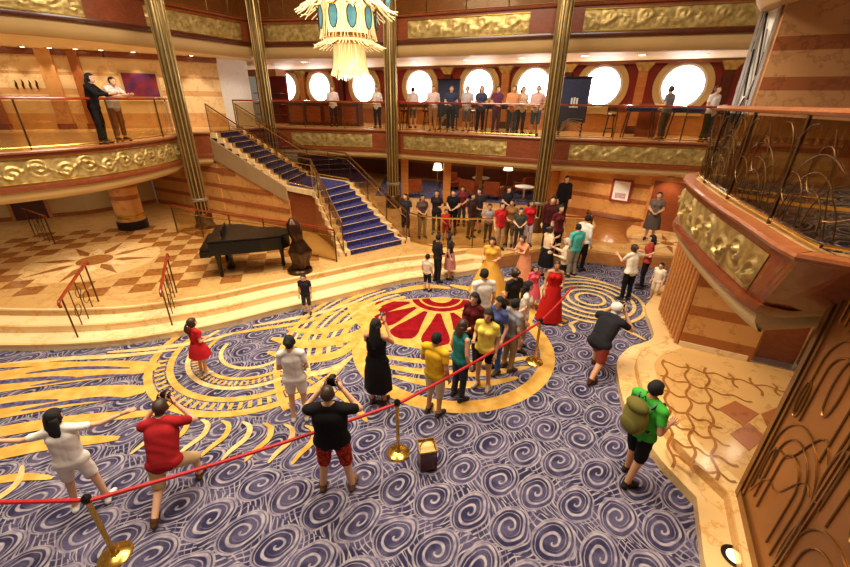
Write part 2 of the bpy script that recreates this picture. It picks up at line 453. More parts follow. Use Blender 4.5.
# feather strokes to the left
for P, hw, m in (([(-9.8, 4.9), (-8.2, 5.5), (-6.6, 5.95), (-5.1, 6.15)], .36, G), ([(-9.4, 4.1), (-7.6, 4.8), (-6.2, 5.25), (-4.9, 5.5)], .30, G),
                 ([(-8.4, 3.9), (-6.8, 4.4), (-5.6, 4.75), (-4.3, 4.95)], .13, G), ([(-8.8, 6.0), (-7.2, 6.35), (-6.0, 6.5), (-5.0, 6.75)], .07, GP), ([(-6.4, 6.6), (-5.6, 6.75), (-4.8, 7.0), (-4.2, 7.35)], .07, GP),
                 ([(-7.4, 3.5), (-6.4, 3.95), (-5.6, 4.25), (-4.6, 4.4)], .13, G), ([(-9.8, 5.6), (-8.4, 6.05), (-7.2, 6.2), (-6.0, 6.25)], .07, G),
                 ([(-6.6, 3.2), (-6.0, 3.55), (-5.5, 3.7), (-5.0, 3.7)], .07, G), ([(-5.8, 3.0), (-5.5, 3.3), (-5.4, 3.6), (-5.6, 3.9)], .05, GP),
                 ([(-8.6, 5.35), (-7.8, 5.6), (-7.0, 5.75), (-6.4, 5.8)], .07, NV), ([(-7.4, 5.9), (-6.8, 6.05), (-6.2, 6.1), (-5.6, 6.1)], .05, NV), ([(-7.0, 5.55), (-6.4, 5.75), (-5.9, 5.85), (-5.4, 5.9)], .05, NV),
                 ([(-8.4, 4.55), (-7.6, 4.85), (-6.8, 5.1), (-6.2, 5.2)], .07, NV), ([(-6.6, 4.95), (-6.0, 5.15), (-5.5, 5.25), (-5.1, 5.25)], .06, NV), ([(-9.4, 4.95), (-8.8, 5.2), (-8.3, 5.35), (-7.9, 5.4)], .05, NV)):
    blob(P, hw, m)
# small hooked strokes below the roundel
for k in range(8):
    x = -4.25+k*.34; y = 4.62-.02*k
    blob([(x, y+.22), (x+.16, y+.12), (x+.2, y-.1), (x+.08, y-.34), (x+.02, y-.52)], .045, G if k % 2 else GP)
for P, hw, m in (([(.7, 10.0), (1.4, 9.75), (2.2, 9.8), (2.9, 10.3)], .16, G), ([(1.2, 9.45), (1.9, 9.3), (2.6, 9.4), (3.1, 9.8)], .13, G), ([(1.4, 10.5), (2.1, 10.35), (2.8, 10.7), (3.3, 11.3)], .08, GP), ([(2.2, 8.6), (2.6, 8.9), (2.9, 9.4), (3.0, 10.0)], .12, G),
                 ([(-1.0, 9.4), (-.5, 9.7), (.1, 9.9), (.7, 9.8)], .14, G), ([(3.3, 10.6), (3.9, 10.8), (4.6, 10.7), (5.2, 10.3)], .05, GP)):
    blob(P, hw, m)
# right roundel, pale rings
RC = (4.35, 9.25)
for r in (.35, .58, .82, 1.05, 1.28):
    band(RC, r-.045, r+.045, 20, 380, GP, n=48)
for a in range(150, 290, 22):
    d = Vector((math.cos(R(a)), math.sin(R(a)))); p = Vector(RC)
    blob([tuple(p+d*1.35), tuple(p+d*1.6+Vector((-.1, .05))), tuple(p+d*1.8), tuple(p+d*2.0+Vector((.06, 0)))], .05, GP)
for k, (r0, r1) in enumerate(((1.5, 1.62), (1.75, 1.85))):
    band(RC, r0, r1, 160, 230, G)
# ------------------------------------------------------------------ raised marble floor with steps
tail = [(2.4, 11.35), (3.9, 12.0), (5.0, 11.95), (6.0, 11.6), (8.5, 11.3), (9.6, 11.2)]
E0 = smooth_path([(-16, 6.9), (-11, 6.7), (-8.59, 6.61), (-6.72, 6.76), (-5.64, 7.09), (-4.58, 7.56), (-3.58, 8.22), (-2.42, 8.93), (-1.48, 9.54), (-.43, 10.15), (.72, 10.5), (1.7, 10.95)], 4)
stp = struct_empty('trim_1')
for k in range(2):
    P = offset_path(E0, .46*k)
    part('step', MB().prism(P+tail+[(9.6, 13.4), (-16, 13.4)], .15*k+(.001 if k == 0 else 0), .15*(k+1)), M['marble_lt'], stp)
    part('step_nosing', MB().sweep(P, [(-.012, .15*(k+1)-.03), (-.012, .15*(k+1)+.004), (.05, .15*(k+1)+.004), (.05, .15*(k+1)-.03)], True), M['marble'], stp)
E2 = offset_path(E0, .92)
raised = struct('floor_raised', MB().prism(E2+tail+[(14, 11), (14, 30), (-22, 30), (-22, 7.9)], .30, FL), M['marble_floor'])
part('floor_edge', MB().sweep(E2, [(-.012, FL-.03), (-.012, FL+.004), (.05, FL+.004), (.05, FL-.03)], True), M['marble_lt'], raised)
part('floor_fascia', MB().sweep([E0[-1]]+tail, [(-.02, .02), (-.02, FL-.06), (.0, FL-.06), (.0, .02)], True), M['wood_orange'], raised)
# checker tiles
tile_d = MB().box((0, 0, 0), (.495, .495, .008)).mesh('tile'); tile_d.materials.append(M['marble_dk'])
tile_l = MB().box((0, 0, 0), (.495, .495, .008)).mesh('tile'); tile_l.materials.append(M['tile_pale'])
ang = R(17); ux = Vector((math.cos(ang), math.sin(ang))); uy = Vector((-ux.y, ux.x)); o0 = Vector((-7.4, 8.55))
def in_tile(p):
    if p.y < 8.2 or p.y > 13.6: return False
    # stay behind the step edge
    best = min(range(len(E2)), key=lambda i: (E2[i][0]-p.x)**2+(E2[i][1]-p.y)**2)
    i = min(best, len(E2)-2); d = Vector(E2[i+1])-Vector(E2[i]); n = Vector((-d.y, d.x)).normalized()
    if (p-Vector(E2[i])).dot(n) < .62: return False
    return True
STAR = Vector((-9.45, 10.45))
nt_ = 0
cand = []
for i in range(-16, 14):
    for j in range(-4, 12):
        p = o0+ux*(.5*i)+uy*(.5*j)
        if not in_tile(p) or (p-STAR).length < 1.75: continue
        if p.x > -3.2 or p.x < -13.5: continue
        if p.y > 11.3-.0*p.x and p.x > -4.6: continue
        cand.append((p.length, i, j, p))
cand.sort(key=lambda t: t[0])
for _, i, j, p in cand[:290]:
    o = bpy.data.objects.new('tile', tile_d if (i+j) % 2 else tile_l); link(o, raised)
    o.location = (p.x, p.y, FL+.0035); o.rotation_euler = (0, 0, ang); nt_ += 1
# sunburst inlay
def star(parent, c, z, r, n, m1, m2, rot=0.0, core=.28, sx=1.0):
    part('inlay_disc', MB().lathe([(r*1.0, 0), (r*1.0, .004)], (c[0], c[1], z), 40), M['marble'], parent)
    for k in range(n):
        a = rot+2*math.pi*k/n; L = r*(.98 if k % 2 == 0 else .7)
        w = .16*r
        d = Vector((math.cos(a), math.sin(a))); q = Vector((-d.y, d.x)); b = Vector(c[:2])
        P = [b+d*core*r, b+d*(core+.18)*r+q*w*.5, b+d*L, b+d*(core+.18)*r-q*w*.5]
        part('inlay_ray', MB().prism([tuple(p) for p in P], z+.004, z+.008), m1 if k % 2 == 0 else m2, parent)
    part('inlay_core', MB().lathe([(core*r*.9, 0), (core*r*.9, .009)], (c[0], c[1], z), 28), M['marble_dk'], parent)
star(raised, STAR, FL, 1.6, 16, M['marble_dk'], M['marble_lt'], R(10), .3)
star(raised, (8.1, 12.6), FL, 1.1, 12, M['marble_dk'], M['marble_lt'], R(10), .2)
# ------------------------------------------------------------------ right-hand platform
PE = [(6.3, 9.9), (5.99, 9.28), (5.45, 8.61), (5.2, 7.9), (4.9, 7.2), (4.25, 6.85), (3.8, 6.4), (3.55, 5.8), (3.32, 4.92), (3.36, 3.96), (3.5, 3.43), (3.12, 2.68), (2.6, 1.2), (2.4, 0)]
PEs = smooth_path(PE[:4], 5)[:-1]+smooth_path(PE[3:6], 4)[:-1]+smooth_path(PE[5:10], 5)[:-1]+PE[9:]
plat = struct('floor_platform', MB().prism(PEs+[(9.4, 0), (9.4, 9.9)], .002, .15), M['marble'])
PI2 = offset_path(PEs, .30)
part('platform_top', MB().prism(PI2+[(9.4, 0), (9.4, 9.9)], .15, .30), M['marble_plat'], plat)
part('platform_border', MB().sweep(PI2, [(.02, .30), (.02, .304), (.30, .304), (.30, .30)], True), M['marble'], plat)
PZ = .304
def wavy(a, b, amp, n, ph=0):
    a = Vector(a); b = Vector(b); d = (b-a); q = Vector((-d.y, d.x)).normalized(); L = d.length
    return [tuple(a+d*(i/60)+q*amp*math.sin(2*math.pi*n*i/60+ph)) for i in range(61)]
pu = Vector((.90, -.44)); pv = Vector((.44, .90)); po = Vector((4.28, 4.15))
def wline(a, b, k, n):
    a = Zp(a[0], a[1], .3).xy; b = Zp(b[0], b[1], .3).xy
    part('wave_inlay', MB().strip(wavy(a, b, .035, n, 0 if k < 7 else math.pi*(k % 2)), .02, PZ+.0005*(k+1)), M['marble_dk'], plat)
for k, (a, b, n) in enumerate((((662, 362), (788, 392), 5), ((660, 376), (752, 402), 4), ((664, 391), (722, 410), 3), ((664, 406), (722, 428), 3), ((666, 422), (730, 446), 3), ((668, 439), (738, 466), 3), ((672, 456), (736, 482), 3),
                               ((664, 360), (672, 468), 5), ((686, 364), (694, 474), 5), ((706, 368), (716, 480), 5), ((728, 374), (738, 388), 1), ((750, 378), (762, 396), 1), ((772, 384), (780, 396), 1))):
    wline(a, b, k, n)
for dpx in (((718, 409), (735, 401), (759, 414), (743, 426)), ((730, 434), (749, 423), (766, 437), (749, 451)), ((761, 414), (777, 408), (787, 421), (769, 431))):
    part('diamond_tile', MB().prism([tuple(Zp(x_, y_, .3).xy) for x_, y_ in dpx], .3, .3075), M['stone_brown'], plat)
q = Zp(735, 557, .15)
fl = thing('floor_uplight', 'round recessed floor light in the marble border by the bronze panel', 'light', (q.x, q.y, .15))
part('rim', MB().lathe([(.075, 0), (.08, .008), (.055, .012), (.05, .006)], seg=24), M['dark'], fl, True)
fl.scale = (1.7, 1.7, 1.2)
part('lens', MB().lathe([(.05, 0), (.05, .009)], seg=20), M['lamp_soft'], fl)

# ------------------------------------------------------------------ balconies: edges in plan
L4 = smooth_path([(-11.6, 6.6), (-10.2, 8.05), (-9.34, 8.98), (-8.75, 9.75), (-8.36, 10.6), (-8.18, 11.6), (-8.13, 12.6), (-8.2, 13.5), (-8.45, 14.3), (-8.9, 14.9)], 5)
J4 = [(-8.9, 14.9), (-7.95, 15.3), (-7.55, 17.0), (-6.95, 18.75)]
F4a = [(-6.95, 18.75), (-1.55, 17.6)]; F4b = [(-1.55, 17.6), (4.1, 14.85)]; F4c = [(4.1, 14.85), (9.0, 13.5), (10.5, 13.1)]
R4 = smooth_path([(8.0, 8.2), (6.2, 7.8), (5.0, 7.4), (4.5, 6.95), (4.2, 6.3), (3.9, 5.5), (3.66, 4.8), (3.45, 4.1), (3.24, 3.45), (3.18, 3.15)], 4)+[(3.45, 2.93), (4.6, 2.6), (6, 2.2)]
R4B = [(8.0, 8.2), (6.2, 7.8), (5.0, 7.4), (4.5, 6.95), (4.22, 6.3), (3.95, 5.5), (3.76, 4.85), (3.62, 4.3), (3.55, 3.95), (3.54, 3.72)]
R4B = smooth_path(R4B, 4)+[(3.72, 3.62), (4.6, 3.72), (6, 3.9)]
R4C = [(8, 7.9), (6.2, 7.5), (5.3, 7.1), (4.85, 6.7), (4.55, 6.1), (4.22, 5.3), (3.98, 4.6), (3.84, 4.15), (3.86, 3.98), (4.6, 4.0), (6, 4.1)]
L5 = smooth_path([(-14.5, 9.3), (-12.4, 10.9), (-11.05, 12.1), (-10.1, 13.05), (-9.26, 14.4), (-8.4, 16.1), (-7.07, 18.5)], 4)
F5a = [(-7.07, 18.5), (-1.5, 17.35)]; F5b = [(-1.5, 17.35), (4.0, 15.1)]; F5c = [(4.0, 15.1), (9.5, 13.4), (11.5, 12.6)]
R5 = smooth_path([(9.0, 10.0), (7.4, 9.2), (5.8, 8.2), (4.85, 7.3), (4.6, 6.5), (4.7, 5.4)], 4)
# relief function for the gilded panels
def relief(s, z, h, seed):
    lam = h*1.8
    v = math.sin(2*math.pi*s/lam+seed); k = math.floor(s/(lam/2)); c = (k+.5)*lam/2; sg = 1 if k % 2 else -1
    vine = math.exp(-((z-h/2-v*h*.22)/(.055*h))**2)
    dx = (s-c)/h; dz = (z-h*(.5+.12*sg))/h; rr = math.hypot(dx, dz); an = math.atan2(dz, dx*sg)
    sp = (.5+.5*math.cos(2*math.pi*(rr*4.2)-an))**1.6
    leaf = math.exp(-(rr/.42)**4)*sp
    lf2 = max(0, math.sin(s*15/h*.6+seed)*math.sin(z*12/h*.8+s*3))**2*.6
    ed = min(1, z/(.06*h), (h-z)/(.06*h))
    return (.03*vine+.05*leaf+.014*lf2)*max(0, ed)
def gold_panel(parent, path, z0, z1, step, off=.02, seed=0.0, rows=14, zt=0, bot=1):
    P = resample(path, step); N = path_normals(P); sl = len(P[0]) == 4; NL = path_normals([p[2:] for p in P]) if sl else N; h = z1-z0; V = []; F = []; s = 0.0
    LT = sum(math.hypot(P[i+1][0]-P[i][0], P[i+1][1]-P[i][1]) for i in range(len(P)-1))
    for i, (p, n) in enumerate(zip(P, N)):
        if i: s += math.hypot(p[0]-P[i-1][0], p[1]-P[i-1][1])
        for k in range(rows+1):
            z = h*k/rows; d = off-relief(s, z, h, seed)*(h/.5)*min(1, s/.06, max(0, LT-s)/.06)
            if sl:
                kk = max(0, min(1, (zt-.06-z0-z)/(bot-.06))); m_ = NL[i]; V.append((p[0]+(p[2]-p[0])*kk+(n[0]+(m_[0]-n[0])*kk)*d, p[1]+(p[3]-p[1])*kk+(n[1]+(m_[1]-n[1])*kk)*d, z0+z))
            else: V.append((p[0]+n[0]*d, p[1]+n[1]*d, z0+z))
    for i in range(len(P)-1):
        for k in range(rows): a = i*(rows+1)+k; F.append((a, a+rows+1, a+rows+2, a+1))
    part('gilded_relief_panel', MB().raw(V, F), M['gold'], parent, 'all')
    if sl: return
    fr = MB(); fr.sweep(P, [(-.02, z0-.025), (-.02, z0+.005), (.05, z0+.005), (.05, z0-.025)], True); fr.sweep(P, [(-.02, z1-.005), (-.02, z1+.02), (.05, z1+.02), (.05, z1-.005)], True)
    part('panel_frame', fr, M['brass'], parent)
def sub_path(path, t0, t1):
    P = resample(path, .08); n = len(P)-1; return P[round(t0*n):round(t1*n)+1]
def fascia(name, path, zt, panels=(), step=.05, cove=.40, bot=.85, rows=14, cz=.28, low=None):
    t = struct_empty(name)
    def SW(prof):
        mb = MB()
        if low is None: return mb.sweep(path, prof, True)
        n = len(prof); N = path_normals(path); NL = path_normals(low); V = []; F = []
        for p, q, b, c in zip(path, N, low, NL):
            for o_, z_ in prof:
                k = max(0, min(1, (zt-.06-z_)/(bot-.06))); V.append((p[0]+(b[0]-p[0])*k+(q[0]+(c[0]-q[0])*k)*o_, p[1]+(b[1]-p[1])*k+(q[1]+(c[1]-q[1])*k)*o_, z_))
        for i in range(len(path)-1):
            for k in range(n): l = (k+1) % n; F.append((i*n+k, (i+1)*n+k, (i+1)*n+l, i*n+l))
        return mb.raw(V, F)
    z0 = zt
    part('lip', SW([(.0, z0-.06), (-.045, z0-.045), (-.06, z0-.01), (-.045, z0+.02), (.12, z0+.02), (.12, z0-.06)]), M['lip'] if zt < 5 else M['mahogany'], t, True)
    part('fascia_board', SW([(.03, z0-bot), (.03, z0-.06), (.12, z0-.06), (.12, z0-bot)]), M['mahogany'], t)
    part('lower_rail', SW([(.10, z0-bot-.02), (-.01, z0-bot-.02), (-.035, z0-bot+.04), (-.01, z0-bot+.12), (.06, z0-bot+.12)]), M['mahogany_dk'] if zt > 5 else M['mahogany'], t, True)
    part('cove', SW([(.06, z0-bot), (.07, z0-bot-cz*.5), (.12, z0-bot-cz*.8), (.22 if low is None else .16, z0-bot-cz), (.45 if low is None else .2, z0-bot-cz), (.45 if low is None else .2, z0-bot)]), M['cream'] if zt < 5 else M['cove_upper'], t, True)
    for k, (a, b) in enumerate(panels):
        gold_panel(t, sub_path(path if low is None else [tuple(p)+tuple(q) for p, q in zip(path, low)], a, b), z0-bot+.15, z0-.16, step, .02, k*1.7+zt, rows, zt, bot)
    return t
fascia('trim_2', L4, D4, ((.02, .97),), .028, rows=24)
fascia('trim_3', J4, D4)
fascia('trim_4', F4a, D4, ((.17, .85),), .07, rows=10)
fascia('trim_5', F4b, D4, ((.10, .80),), .07, rows=10)
fascia('trim_6', F4c, D4, ((.14, .98),), .06, rows=10)
fascia('trim_7', R4, D4, ((.30, .70),), .022, rows=26, low=R4B)
fascia('trim_8', L5, D5, ((.05, .52), (.66, .96)), .06, bot=.88, cz=.42)
fascia('trim_9', F5a, D5, ((.10, .86),), .07, bot=.88, cz=.42, rows=10)
fascia('trim_10', F5b, D5, ((.14, .88),), .07, bot=.88, cz=.42, rows=10)
fascia('trim_11', F5c, D5, ((.12, .8),), .06, bot=.88, cz=.42, rows=10)
fascia('trim_12', R5, D5, bot=.88, cz=.62)
# slabs: floor above, ceiling below
def slab(nm, edge, outer, zt, bot, low=None):
    P = offset_path(edge, .1)
    struct('floor_'+nm, MB().prism(P+([(9.4, 2.2), (9.4, 8.2)] if low else outer), zt-(.12 if low else .5), zt), M['marble'] if zt < 5 else M['mahogany'])
    P2 = low or offset_path(edge, .4)
    struct('ceiling_'+nm, MB().prism(P2+outer, zt-bot, zt-.52), M['ceiling'])
slab('upper_left', L4+J4[1:3], [(-9, 26), (-22, 24), (-22, 6.6)], D4, 1.12)
slab('upper_far', [J4[2]]+F4a+F4b[1:]+F4c[1:], [(16, 11), (16, 18), (-9, 30), (-9, 26.02)], D4, 1.12)
slab('upper_right', R4, [(9.4, 4.4), (9.4, 7.8)], D4, 1.12, R4C)
slab('top_left', L5, [(-9, 28), (-24, 26), (-24, 9)], D5, 1.28)
slab('top_far', F5a+F5b[1:]+F5c[1:], [(16, 10), (16, 18), (-9, 31), (-9, 28.02)], D5, 1.28)
slab('top_right', R5, [(10, 5.4), (12, 10.0)], D5, 1.28)
# atrium roof, far above
struct('ceiling_atrium', MB().prism([(-22, -6), (14, -6), (14, 26), (-22, 26)], 11.6, 11.8), M['ceiling'])

# ------------------------------------------------------------------ walls
def banded_wall(name, a, b, z0, z1, bands, t=.2, base=None):
    "bands: list of (z0, z1, material)"
    w = struct(name, MB().wallbox(a, b, z0, z1, t), base or M['stone_tan'])
    for (p, q, m) in bands:
        part('stone_band', MB().wallbox(a, b, p, q, .012, -.012), m, w)
    return w
ST, SB = M['stone_tan'], M['stone_brown']
# ship's side on the upper level, with the round windows
sw = banded_wall('wall_far', (-9.5, 26.75), (14, 15.0), D4, 6.25, ((D4, 4.35, M['wood_orange']), (4.35, 4.42, M['mahogany'])), base=M['red_wall'])
# side wall left on the upper level
wl = [(-22, 13.4), (-14.8, 15.73), (-12.0, 16.75), (-8.9, 18.9)]
for i in range(3):
    banded_wall('wall_upper_left' if i == 0 else 'wall_upper_left', wl[i], wl[i+1], D4, 6.25,
                ((D4, 4.1, M['stone_band']), (4.1, 4.75, M['stone_pale']), (4.75, 4.95, M['stone_band']), (4.95, 5.4, M['stone_pale']), (5.4, 5.5, M['stone_band']), (5.5, 6.2, M['stone_pale'])), base=M['stone_pale'])
for k, (px_, w_) in enumerate(((-15.6, .55), (-13.7, .45), (-12.9, .3))):
    q_ = Vector((-22, 13.4)).lerp(Vector((-14.8, 15.73)), (px_+22)/7.2) if px_ < -14.8 else Vector((-14.8, 15.73)).lerp(Vector((-12.0, 16.75)), (px_+14.8)/2.8)
    t = struct_empty('trim_%d' % (50+k)); t.location = (q_.x, q_.y, D4); t.rotation_euler = (0, 0, R(19))
    part('pilaster', MB().box((0, -.08, 1.35), (w_, .16, 2.7)), M['stone_brown'] if k % 2 == 0 else M['stone_tan'], t); part('plinth', MB().box((0, -.1, .1), (w_+.08, .2, .2)), M['mahogany'], t)
for i in range(3): struct('trim_%d' % (60+i), MB().wallbox(wl[i], wl[i+1], 6.02, 6.21, .12, -.12), M['mahogany'])
struct('wall_white', MB().wallbox((-8.9, 18.9), (-8.2, 20.3), D4, 6.25, .2), M['white'])
# lower level walls
ll = [(-22, 11.6), (-17, 13.4), (-13.4, 15.3), (-12.0, 17.4)]
for i in range(3):
    banded_wall('wall_lower_left', ll[i], ll[i+1], FL, 2.45, ((FL, .6, SB), (1.5, 1.62, SB)), base=M['cream'])
sa, sm_, sb_ = Vector((-11.9, 17.33)), Vector((-7.95, 15.33)), Vector((-4.86, 13.78))
sdir = (sb_-sm_).normalized(); snn = Vector((-sdir.y, sdir.x))
def wtop(t): return 2.62+(1.46-2.62)*t          # underside of the stringer along the flight
wsq = struct('wall_stair', MB().wallbox(sa, sm_, FL, 2.45, .15), ST)
V_ = [(p.x+snn.x*o_, p.y+snn.y*o_, z_) for o_ in (.03, .13) for p, z_ in ((sm_, FL), (sb_, FL), (sb_, wtop(1)), (sm_, wtop(0)))]
part('sloped_panel', MB().raw(V_, [(0, 1, 2, 3), (7, 6, 5, 4), (0, 4, 5, 1), (1, 5, 6, 2), (2, 6, 7, 3), (3, 7, 4, 0)]), ST, wsq)
for z0_, z1_ in ((FL, .62), (1.0, 1.15), (1.55, 1.7), (2.1, 2.3)):
    t_ = max(0, min(1, (2.62-z1_)/(2.62-1.46))); e_ = sm_.lerp(sb_, t_)
    part('stone_band', MB().wallbox(sa, e_, z0_, z1_, .035, -.008), SB, wsq)
banded_wall('wall_lower_far', (-9, 28.6), (6.2, 21.3), FL, 2.45, ((FL, 1.3, M['mahogany']),), base=M['wood_orange'])
banded_wall('wall_lower_right', (5.75, 16.5), (9.46, 13.57), FL, 2.45, ((FL, .75, SB), (.75, 1.25, ST), (1.25, 1.42, SB), (1.42, 1.85, ST), (1.85, 2.0, SB), (2.0, 2.44, ST)))
struct('wall_lower_return', MB().wallbox((6.15, 21.4), (5.75, 16.5), FL, 2.45, .2), M['stone_tan'])
struct('wall_lower_end', MB().wallbox((9.46, 13.57), (9.55, 9.0), FL, 2.45, .2), M['stone_tan'])
# right-hand core: one corner running through all levels
ca, cb, cc = (5.1, 6.69), (6.15, 6.16), (9.4, 4.53)
banded_wall('wall_core', ca, cb, .3, 2.45, ((.3, .62, SB), (.62, 1.02, ST), (1.02, 1.22, SB), (1.22, 1.62, ST), (1.62, 1.82, SB), (1.82, 2.44, ST)))
banded_wall('wall_core', (6.9, 5.784), cc, .3, 2.45, ((.3, .62, SB), (1.02, 1.22, SB), (1.62, 1.82, SB)))
struct('wall_core_recess', MB().wallbox((6.15, 6.5), (6.9, 6.13), .3, 2.45, .1), M['stone_brown'])
SW_, SD_ = M['stone_shaded'], M['stone_shaded_dk']
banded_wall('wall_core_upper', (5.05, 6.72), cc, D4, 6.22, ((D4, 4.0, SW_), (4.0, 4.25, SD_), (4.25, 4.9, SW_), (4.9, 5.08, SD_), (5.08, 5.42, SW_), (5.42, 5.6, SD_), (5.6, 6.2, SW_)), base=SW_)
# fluted timber corner below the right balcony
fc = struct('wall_fluted', MB().wallbox((5.55, 8.2), (5.1, 6.69), .3, 2.45, .15), M['mahogany'])
for k in range(9):
    t = (k+.5)/9; p = Vector((5.55, 8.2)).lerp(Vector((5.1, 6.69)), t)
    part('flute', MB().tube([(p.x-.02, p.y+.006, .32), (p.x-.02, p.y+.006, 2.43)], .05, 6), M['wood_orange'], fc, True)
part('baseboard', MB().wallbox((5.1, 6.69), (6.1, 6.19), .3, .42, .03, -.03), M['marble_lt'], fc)
d1 = struct_empty('door_1')
part('door_leaf', MB().wallbox((6.16, 6.42), (6.88, 6.06), .32, 2.2, .05), M['mahogany'], d1)
part('door_frame', MB().wallbox((6.12, 6.2), (6.2, 6.16), .3, 2.35, .3).wallbox((6.84, 5.84), (6.92, 5.8), .3, 2.35, .3), M['bronze_lt'], d1)
part('door_sill', MB().wallbox((6.15, 6.16), (6.9, 5.784), .305, .325, .34), M['steel'], d1)
# doors in the lower left wall
def flat_door(n, a, b, z1, mat):
    d = struct_empty('door_%d' % n)
    part('door_leaf', MB().wallbox(a, b, FL, z1, .05, -.05), mat, d)
    A = Vector(a); B = Vector(b); u = (B-A).normalized()
    fr = MB(); fr.wallbox(A-u*.1, A, FL, z1+.1, .07, -.07); fr.wallbox(B, B+u*.1, FL, z1+.1, .07, -.07); fr.wallbox(A-u*.1, B+u*.1, z1, z1+.1, .071, -.071)
    part('door_frame', fr, M['wood_orange'], d)
    h = A.lerp(B, .85); part('door_handle', MB().box((h.x+.05, h.y-.09, FL+1.0), (.03, .05, .14)), M['brass'], d)
flat_door(2, (-15.3, 14.297), (-14.45, 14.746), 2.0, M['mahogany_dk'])
flat_door(3, (-19.4, 12.536), (-18.3, 12.932), 2.0, M['mahogany_dk'])
wr = Vector((9.46-5.75, 13.57-16.5)).normalized()
A = Vector((8.27, 14.511)); flat_door(4, tuple(A), tuple(A+wr*1.1), 2.2, M['mahogany'])
# deck 5 back walls, seen above the top balustrade
struct('wall_top_far', MB().wallbox((-9, 22.5), (13, 15.4), D5, 11.6, .2), M['wood_orange'])
struct('wall_top_left', MB().wallbox((-18, 12.5), (-9, 22.5), D5, 11.6, .2), M['wood_orange'])

# ------------------------------------------------------------------ columns
def column(x, y, z0, z1, n):
    t = struct_empty('trim_%d' % n); t.location = (x, y, 0)
    part('shaft', MB().lathe([(.215, z0), (.215, z1)], seg=96, flute=12, famp=.075), M['column'], t, 'all')
    for k in range(12):
        a = 2*math.pi*k/12+math.pi/12*0
        part('gilt_fillet', MB().box((.228*math.cos(a), .228*math.sin(a), (z0+z1)/2), (.02, .04, z1-z0), a), M['fillet'], t)
    part('base', MB().lathe([(.33, z0), (.33, z0+.1), (.29, z0+.16), (.28, z0+.5), (.26, z0+.53)], seg=32), M['bronze'], t, True)
    part('ring', MB().lathe([(.265, z0+.98), (.285, z0+1.0), (.285, z0+1.06), (.265, z0+1.08)], seg=32), M['steel'], t, True)
column(-7.95, 13.75, FL, 11.6, 13); column(-6.75, 18.15, FL, 11.6, 14); column(-1.42, 17.1, FL, 11.6, 15); column(4.0, 13.85, FL, 11.6, 16)
# stone pillar under the left balcony
pp = struct_empty('trim_17'); pp.location = (-10.45, 13.6, 0)
part('shaft', MB().lathe([(.42, FL), (.42, 2.45)], seg=32), M['stone_tan'], pp, True)
part('dark_base', MB().lathe([(.47, FL), (.47, FL+.28), (.44, FL+.3)], seg=32), M['dark'], pp, True)
part('ring', MB().lathe([(.43, FL+.42), (.44, FL+.44), (.44, FL+.52), (.43, FL+.54)], seg=32), M['brass'], pp, True)
for z in (1.5, 1.9): part('stone_band', MB().lathe([(.428, z), (.428, z+.15)], seg=32), SB, pp, True)

# ------------------------------------------------------------------ round windows of the upper level
wdir = Vector((23.5, -11.75)).normalized(); wn = Vector((-.447, -.894))
rz_w = math.atan2(wdir.y, wdir.x)
def ring_mesh(r0, r1, d, n=40, arch=False):
    mb = MB(); V = []; F = []
    for k in range(n):
        a = 2*math.pi*k/n
        for r, y in ((r0, 0), (r0, -d), (r1, -d), (r1, 0)): V.append((r*math.cos(a), y, r*math.sin(a)))
    for k in range(n):
        l = (k+1) % n
        for q in range(4): p = (q+1) % 4; F.append((k*4+q, k*4+p, l*4+p, l*4+q))
    return mb.raw(V, F)
def disc_mesh(r, y, n=36):
    return MB().raw([(r*math.cos(2*math.pi*k/n), y, r*math.sin(2*math.pi*k/n)) for k in range(n)], [tuple(range(n))])
m_out = ring_mesh(.78, 1.02, .10).mesh('window_surround', True); m_out.materials.append(M['cream'])
m_in = ring_mesh(.70, .79, .14).mesh('window_rim', True); m_in.materials.append(M['white'])
m_pane = disc_mesh(.72, -.04).mesh('pane'); m_pane.materials.append(M['sky_pane'])
m_sill = MB().box((0, -.06, -1.0), (1.7, .12, .1)).mesh('window_sill'); m_sill.materials.append(M['cream'])
wn_i = 0
WX = (-8.3, -6.05, -3.35, -.35, 2.43, 4.75, 7.25, 9.85, 12.3)
for x in WX:
    wn_i += 1; p = (x, 22-.5*x)
    w = struct_empty('window_%d' % wn_i); w.location = (p[0]+wn.x*.02, p[1]+wn.y*.02, 5.32); w.rotation_euler = (0, 0, rz_w)
    for nm, me in (('window_surround', m_out), ('window_rim', m_in), ('pane', m_pane), ('window_sill', m_sill)): link(bpy.data.objects.new(nm, me), w)
# pilasters with gilded capitals between the windows
for k in range(len(WX)-1):
    x = (WX[k]+WX[k+1])/2; y = 22-.5*x
    t = struct_empty('trim_%d' % (20+k)); t.location = (x+wn.x*.02, y+wn.y*.02, 0); t.rotation_euler = (0, 0, rz_w)
    part('shaft', MB().box((0, -.1, 4.75), (.34, .2, 2.4)), M['mahogany_dk'] if k % 2 else M['wood_orange'], t)
    part('capital', MB().raw(*(lambda v: (v, [(0, 3, 2, 1), (4, 5, 6, 7), (0, 1, 5, 4), (1, 2, 6, 5), (2, 3, 7, 6), (3, 0, 4, 7)]))([(-.17, -.22, 5.85), (.17, -.22, 5.85), (.17, 0, 5.85), (-.17, 0, 5.85), (-.36, -.34, 6.14), (.36, -.34, 6.14), (.36, 0, 6.14), (-.36, 0, 6.14)])), M['gold'], t)
    part('base', MB().box((0, -.12, D4+.15), (.42, .24, .3)), M['mahogany_dk'], t)
# cornice over the windows
struct('trim_30', MB().wallbox((-9.4, 26.62), (13.9, 14.97), 6.1, 6.25, .25, -.25), M['mahogany'])
